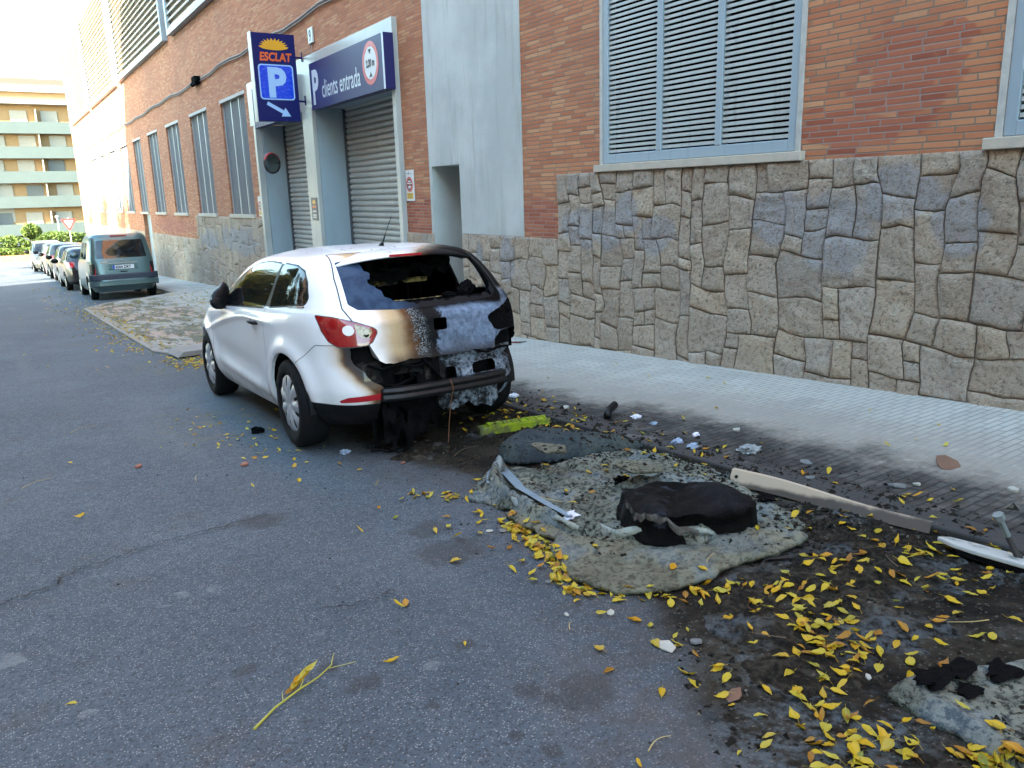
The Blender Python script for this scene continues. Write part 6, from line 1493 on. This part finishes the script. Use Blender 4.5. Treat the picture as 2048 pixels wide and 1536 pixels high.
# --- crusts of ash and molten dirt, one continuous mess nobody could count
crm = MT('ash_crust'); p = crm.pos(); c1 = crm.noise(p, 7., 6., .68); c2 = crm.noise(p, 34., 5., .7)
crm.set(color=crm.ramp(c1*.5+c2*.5, [(.36, (.004, .004, .0035)), (.47, (.014, .012, .009)), (.56, (.042, .036, .026)), (.66, (.075, .075, .06))]), rough=.92, spec=.1); crm.bump(c2+c1, 1., .012)
put(crm.t, crm.b.inputs['Base Color'], crm.mix(crm.sm(crm.noise(p, 2.2, 4.), .50, .64)*crm.sm(c2, .35, .6)*.8, S(crm.t, crm.b.inputs['Base Color'].links[0].from_socket), (.075, .09, .10)))
def hE(x, y, d):
    e = np.clip(-d/.30, 0, 1); return gza(y)-.012+e*.022+e**.5*(.060*fbm(x*5, y*5, 5)+.022*fbm(x*24, y*24, 3))
for k_, (pl__, jg) in enumerate([([(2.95, 4.7), (3.22, 4.9), (3.24, 1.2), (3.0, 1.0), (2.75, 1.5), (2.95, 2.1), (3.1, 2.6), (3.2, 3.4), (3.05, 3.7), (2.9, 4.2)], .07), ([(1.60, 1.9), (1.9, 1.98), (2.3, 1.95), (3.0, 2.0), (3.1, 1.4), (2.5, 1.2), (2.1, 1.15), (1.8, .9), (1.45, 1.1)], .10), ([(1.7, 5.2), (3.15, 5.3), (3.15, 4.45), (2.3, 4.2), (1.85, 4.35)], .10)]):
    o_ = sheet('ash_crust', pl__, hE, crm.m, None, None, .03, .02, jg, 50+k_); o_['kind'] = 'stuff'
# --- ash and rubble nobody could count
def rubble(name, N, pick, smin, smax, mat, seed):
    q = np.random.RandomState(seed); V_, F_ = [], []
    base = np.array([(1, 0, -.3), (-.5, .87, -.3), (-.5, -.87, -.3), (.1, 0, .6), (.3, .5, .1)])
    FF = [(0, 1, 3), (1, 2, 3), (2, 0, 3), (0, 2, 1), (0, 4, 3), (0, 1, 4)]
    for i in range(N):
        x_, y_ = pick(q); s = smin+(smax-smin)*q.rand()**3; a = q.rand()*6.28; c_, s_ = math.cos(a), math.sin(a)
        B = base*(s*np.array([1, .4+.6*q.rand(), .3+.6*q.rand()]))[None]*(.6+.8*q.rand(5, 1)); h = ground_h(x_, y_)+s*.1; o_ = len(V_)
        V_ += [(x_+v[0]*c_-v[1]*s_, y_+v[0]*s_+v[1]*c_, h+v[2]) for v in B]; F_ += [tuple(j+o_ for j in f) for f in FF]
    return tag(link(name, mkmesh(name, V_, F_, mat)), kind='stuff')
def pick_scorch(q):
    while True:
        x_, y_ = 1.3+q.rand()*2.6, .35+q.rand()*6.; xb = np.interp(y_, [.7, 1.3, 1.9, 2.6, 3.4, 4.2, 5., 6.3], [1.28, 1.4, 1.8, 1.95, 2.2, 2.1, 2.2, 2.9])
        if x_ < xb: continue
        g_ = math.exp(-((x_-3.28)/.22)**2)*1.2*(y_ > 1.6)+.25+.35*math.exp(-((x_-2.9)/.3)**2)
        if x_ > 3.45: g_ = .12*math.exp(-((x_-3.45)/.2)**2)
        if float(fbm(x_*4, y_*4, 3)) > -.1 and q.rand() < g_: return x_, y_
rm = MT('ash_rubble'); p = rm.pos(); rn = rm.noise(p, 9., 3.); rw = rm.white(rm.comb(*[rm.f('FLOOR', v*60.) for v in rm.sep(p)]))
rm.set(color=rm.mix(rm.sm(rw, .90, .97), rm.mix(rn, (.004, .004, .0035), (.028, .025, .019)), (.12, .115, .095)), rough=.9, spec=.1)
rubble('ash_rubble', 9000, pick_scorch, .003, .022, rm.m, 5)
def pick_gut(q): return float(np.clip(3.22+q.randn()*.13, 2.8, 3.7)), 1.5+q.rand()*4.4
rubble('gutter_rubble', 1500, pick_gut, .008, .045, rm.m, 6)
def pick_road(q):
    if q.rand() < .5: return 1.5+q.randn()*.35, 5.2+q.randn()*.7
    if q.rand() < .6: return 1.85+q.randn()*.14, 3.2+q.randn()*.45
    return q.rand()*1.6-.2, 1.2+q.rand()*6
rubble('road_grit', 900, pick_road, .002, .009, rm.m, 7)
# ============================================================ leaves
lf = MT('fallen_leaf'); oi = lf.n("ShaderNodeObjectInfo"); rnd = S(lf.t, oi.outputs['Random']); p = lf.pos(); lx, ly, lz = lf.sep(p)
at = lf.n("ShaderNodeAttribute"); at.attribute_name = "tone"; tone = lf.f('FRACT', rnd+S(lf.t, at.outputs['Fac']))
lc = lf.ramp(tone, [(0., (.54, .33, .010)), (.30, (.50, .38, .02)), (.52, (.42, .37, .05)), (.68, (.48, .24, .008)), (.80, (.26, .12, .02)), (.88, (.50, .36, .02)), (1., (.20, .22, .03))])
lc = lf.mix(lf.sm(lf.f('ABSOLUTE', ly), .0012, .0004)*.4, lc, (.55, .5, .15)); lc = lf.mix(lf.sm(lf.noise(p, 90., 4.), .60, .70)*.6, lc, (.16, .08, .01))
lf.set(color=lc, rough=.5, spec=.35); lf.bump(lf.noise(p, 160., 3.), .35, .002)
tr = lf.n("ShaderNodeBsdfTranslucent"); put(lf.t, tr.inputs[0], lc); mx = lf.n("ShaderNodeMixShader"); mx.inputs[0].default_value = .22
lf.t.links.new(lf.b.outputs[0], mx.inputs[1]); lf.t.links.new(tr.outputs[0], mx.inputs[2]); lf.t.links.new(mx.outputs[0], lf.out.inputs[0])
def leaf_geo(seed, L=.050):
    r = random.Random(seed); fold = r.uniform(.1, .75); curl = r.uniform(-.5, .9); tw = r.uniform(-.5, .5); wd = r.uniform(.36, .60)
    V_, F_ = [], []; n_ = 9
    for i in range(n_):
        t = i/(n_-1); w_ = wd*math.sin(math.pi*min(1, t**.75*1.0))*(1-t*.25)*L*.62 if 0 < i < n_-1 else 0
        x_ = (t-.5)*L; zc = curl*L*(.25-(t-.5)**2)*-1.+curl*.25*L
        for s_ in (-1, -.5, 0, .5, 1):
            tw_ = tw*(t-.5); y_ = s_*w_*math.cos(fold*abs(s_)); z_ = abs(s_)*w_*math.sin(fold)+tw_*s_*w_+zc+.0012*math.sin(i*2+s_*3+seed)
            V_.append((x_, y_, z_))
    F_ = [(i*5+j, i*5+j+1, i*5+j+6, i*5+j+5) for i in range(n_-1) for j in range(4)]
    o_ = len(V_); st_ = L*.35
    V_ += [(-L*.5, -.0005, V_[2][2]), (-L*.5, .0005, V_[2][2]), (-L*.5-st_, .002+.0004, 0.001), (-L*.5-st_, .002-.0004, 0.001)]; F_.append((o_, o_+1, o_+2, o_+3))
    zm = min(v[2] for v in V_); return [(a, b_, c-zm) for a, b_, c in V_], F_
LG = [leaf_geo(k_) for k_ in range(12)]
LM = []
for k_, (v, f) in enumerate(LG):
    me = mkmesh('leaf', v, f, lf.m, smooth=True); me.attributes.new('tone', 'FLOAT', 'POINT').data.foreach_set('value', [0.]*len(v)); LM.append(me)
lr = random.Random(77); stack = {}
def place_leaf(x_, y_, label, group, tilt=.25, lift=0.):
    k_ = lr.randrange(12); o_ = bpy.data.objects.new('leaf', LM[k_]); COL.objects.link(o_); s_ = lr.uniform(.55, 1.25)
    key = (int(x_/.03), int(y_/.03)); c = stack.get(key, 0); stack[key] = c+1
    o_.location = (x_, y_, ground_h(x_, y_)+.002+min(c, 4)*.006+lift); o_.rotation_euler = (lr.gauss(0, tilt), lr.gauss(0, tilt), lr.uniform(0, 6.28)); o_.scale = (s_, s_*lr.uniform(.8, 1.1), s_)
    tag(o_, label, 'leaf', group); return o_
def along(pts, n_, spread, label, group, tilt=.35):
    for _ in range(n_):
        t = lr.random()*(len(pts)-1); k_ = int(t); u = t-k_; a, c = pts[k_], pts[min(k_+1, len(pts)-1)]
        place_leaf(a[0]+(c[0]-a[0])*u+lr.gauss(0, spread), a[1]+(c[1]-a[1])*u+lr.gauss(0, spread), label, group, tilt)
along([(1.86, 3.02), (1.86, 2.8), (1.82, 2.66), (1.77, 2.5), (1.69, 2.33), (1.69, 2.2)], 88, .028, 'yellow leaf heaped in the thick drift along the left edge of the melted flap', 'leaves in the drift')
along([(1.70, 2.16), (1.80, 2.05), (1.93, 1.95), (2.06, 1.90), (2.2, 1.87)], 36, .03, 'yellow leaf lying along the lower edge of the melted flap', 'leaves below the flap')
along([(2.27, 1.78), (2.24, 1.66), (2.12, 1.46), (2.16, 1.34), (2.04, 1.30), (1.85, 1.27)], 34, .045, 'yellow leaf in the loose line running down from the flap towards the second sheet', 'leaves in the loose line')
along([(1.78, 1.20), (1.66, 1.14), (1.62, 1.06), (1.72, 1.0), (1.84, 1.0)], 24, .035, 'yellow leaf in the nearest clump left of the second sheet', 'leaves in the nearest clump')
along([(1.84, .86), (1.90, .82), (1.93, .76)], 18, .025, 'yellow leaf tucked under the near edge of the second sheet', 'leaves under the second sheet')
def inpoly(poly, n_, label, group, tilt=.22):
    P = np.array(poly); k_ = 0
    while k_ < n_:
        x_, y_ = lr.uniform(*sorted((P[:, 0].min(), P[:, 0].max()))), lr.uniform(*sorted((P[:, 1].min(), P[:, 1].max())))
        if psdf([(x_, y_)], poly)[0] < 0: place_leaf(x_, y_, label, group, tilt); k_ += 1
inpoly([(1.45, 1.7), (1.75, 2.0), (2.2, 1.85), (2.6, 1.9), (3.1, 1.55), (2.9, 1.0), (2.4, 1.1), (1.95, 1.2), (1.9, .95), (1.6, .95), (1.42, 1.2)], 78, 'yellow leaf scattered singly over the sooty ground in the right foreground', 'leaves on the sooty foreground')
along([(1.72, 3.72), (1.78, 3.62), (1.86, 3.5)], 22, .04, 'yellow leaf in the small patch left of the raised rim', 'leaves left of the rim')
# the rest, too small to tell apart
q = np.random.RandomState(9); V_, F_, T_ = [], [], []
def bulk(n_, fn_, s0=.8, s1=1.1):
    for _ in range(n_):
        x_, y_ = fn_(); v, f = LG[q.randint(12)]; a = q.rand()*6.28; s_ = s0+(s1-s0)*q.rand(); ca_, sa_ = math.cos(a)*s_, math.sin(a)*s_; t1, t2 = q.randn()*.25, q.randn()*.25
        h = ground_h(x_, y_)+.004+.01*(abs(t1)+abs(t2)); o_ = len(V_); tn = q.rand()
        V_.extend([(x_+p_[0]*ca_-p_[1]*sa_, y_+p_[0]*sa_+p_[1]*ca_, h+p_[2]*s_+p_[0]*t1+p_[1]*t2) for p_ in v]); F_.extend([tuple(j+o_ for j in ff_) for ff_ in f]); T_.extend([tn]*len(v))
bulk(60, lambda: (1.3+q.randn()*.28, 5.6+q.randn()*.75), .6, .95)
bulk(70, lambda: ((lambda t: (np.interp(t, [2.15, 2.35, 2.6, 3.05], [1.70, 1.70, 1.80, 1.88])+q.randn()*.03, t))(2.15+q.rand()*.9)))
bulk(34, lambda: (1.74+q.randn()*.16, 1.10+q.randn()*.14)); bulk(60, lambda: (2.12+q.randn()*.10, 1.45+q.randn()*.16)); bulk(40, lambda: (2.9+q.randn()*.2, 1.55+q.randn()*.15)); bulk(30, lambda: (1.88+q.randn()*.05, .80+q.randn()*.05)); bulk(40, lambda: (2.3+q.rand()*.8, 1.0+q.rand()*.9))
bulk(34, lambda: (1.7+q.randn()*.18, 3.0+q.randn()*.6))
bulk(28, lambda: (2.2+q.rand()*.9, 2.1+q.rand()*1.6))
bulk(75, lambda: (3.2+q.randn()*.22, 1.6+q.rand()*3.6))
bulk(70, lambda: (3.05+q.randn()*.22, 4.5+q.randn()*.5))
bulk(26, lambda: (3.4+q.rand()*1.7, 1.4+q.rand()*6.), .6, .9)
bulk(8, lambda: (-.4+q.rand()*1.9, 1.3+q.rand()*5))
bulk(420, lambda: (2.6+q.randn()*1.0, 10.4+q.rand()*12.5), .8, 1.4)
bulk(200, lambda: (1.95+q.randn()*.22, 10.1+q.randn()*.35), .8, 1.3)
bulk(420, lambda: (edge_x(14)+.05+q.randn()*.18, 11.5+q.rand()*10.), .8, 1.3)
bulk(90, lambda: (.9+q.rand()*1.4, 22+q.rand()*12), 1., 1.8)
bulk(500, lambda: (3.8+q.rand()*1.4, 12+q.rand()*11), .8, 1.5)
me = mkmesh('leaf_litter', V_, F_, lf.m, smooth=True); me.attributes.new('tone', 'FLOAT', 'POINT').data.foreach_set('value', T_); tag(link('leaf_litter', me), kind='stuff')
# single stray leaves on the open road
for (x_, y_, lab) in [(1.15, 2.15, 'single yellow leaf with a long stalk on the bare road left of the pale stone'), (1.2, 1.33, 'single yellow leaf near the bottom edge left of the soot'), (.90, 2.2, 'single orange leaf on the road just right of the leaf stalk'),
                      (1.42, 1.72, 'lone yellow leaf at the left border of the soot'), (1.12, 2.55, 'lone yellow leaf at the short crack'), (.0, 2.6, 'lone ochre leaf at the far left of the road')]:
    place_leaf(x_, y_, lab, None, .1)
# long stalk with a fan of leaflets
sk = empty('leaf_stalk', (.60, 2.20, gz(2.2))); tag(sk, 'long yellow-green leaf stalk with a fan of yellow leaflets on the bare road', 'leaf stalk')
sg_ = simple('green_yellow_stalk', (.34, .33, .04), .5)
b = MB(); A_ = [(-.17, -.09, .006), (-.09, -.03, .010), (.0, .015, .012), (.07, .045, .010), (.13, .09, .008), (.16, .15, .008)]
b.tube(A_, [.0045, .0035, .003, .0025, .002, .0012], 6); b.tube([(.0, .015, .012), (.02, .04, .02), (.03, .06, .026)], [.002, .0016, .001], 5); b.tube([(-.06, -.01, .01), (-.05, .03, .012)], [.0018, .001], 5); b.tube([(.115, .075, .009), (.16, .062, .012), (.20, .055, .012)], [.0014, .001, .001], 5); b.build('stalk', sg_, sk)
for i in range(9):
    a = R(205+i*3+ (180 if i % 2 else 0)); o_ = bpy.data.objects.new('leaflet', LM[i % 12]); COL.objects.link(o_); o_.parent = sk
    o_.location = (-.012+.009*i-.02*(i % 2), .030+.012*(i//2), .008+.003*i); o_.rotation_euler = (.3, -.15, R(25+6*(i % 4))); o_.scale = (1.15, .7, 1)
# straws and twigs
M['straw'] = simple('dry_straw', (.36, .29, .12), .7); M['twig'] = simple('dead_twig', (.10, .075, .05), .8)
for i, (x_, y_, L_, a, mt, lab) in enumerate([(1.30, 1.36, .09, .1, 'straw', 'short straw on the road near the bottom, beneath the damp stain'), (1.0, 1.42, .05, 1., 'straw', 'tiny straw at the bottom edge left of the damp stain'), (.03, 5.5, .20, .5, 'straw', 'long straw lying far left on the road'),
        (.85, 4.9, .12, 1.2, 'straw', 'straw on the road left of the brick pieces'), (.4, 7.0, .22, .6, 'straw', 'far straw on the road beside the front wheel'), (2.15, 3.05, .14, 1.9, 'straw', 'curved dry stem resting on the melted sheet by the paper'),
        (2.25, 2.06, .16, .3, 'straw', 'dry stem lying across the melted flap'), (1.75, 2.62, .12, 1.3, 'twig', 'thin grey twig left of the leaf drift'), (1.95, 1.55, .12, 2.2, 'twig', 'curved bare twig among the foreground leaves'), (2.2, 1.5, .08, 2.4, 'twig', 'short bare twig near the loose line of leaves'),
        (2.75, 1.62, .13, .9, 'twig', 'bent charred twig beneath the beige strip'), (2.55, 1.22, .14, 2.6, 'straw', 'dry stem on the grey ash near the right edge'), (1.5, 2.02, .05, .8, 'straw', 'two-pronged straw left of the drift tip'), (2.35, 4.25, .25, .35, 'twig', 'long black twig on the ground before the lime bar')]):
    b = MB(); P_ = [(L_*(t-.5)*math.cos(a)-.12*L_*math.sin(a)*math.sin(t*3), L_*(t-.5)*math.sin(a)+.12*L_*math.cos(a)*math.sin(t*3), .004+.006*math.sin(t*3.1)) for t in np.linspace(0, 1, 7)]
    b.tube(P_, [.0022, .002, .0018, .0016, .0014, .0012, .001], 5); tag(b.build('straw' if mt == 'straw' else 'twig', M[mt], None, (x_, y_, ground_h(x_, y_)+.002)), lab, 'twig' if mt == 'twig' else 'straw')
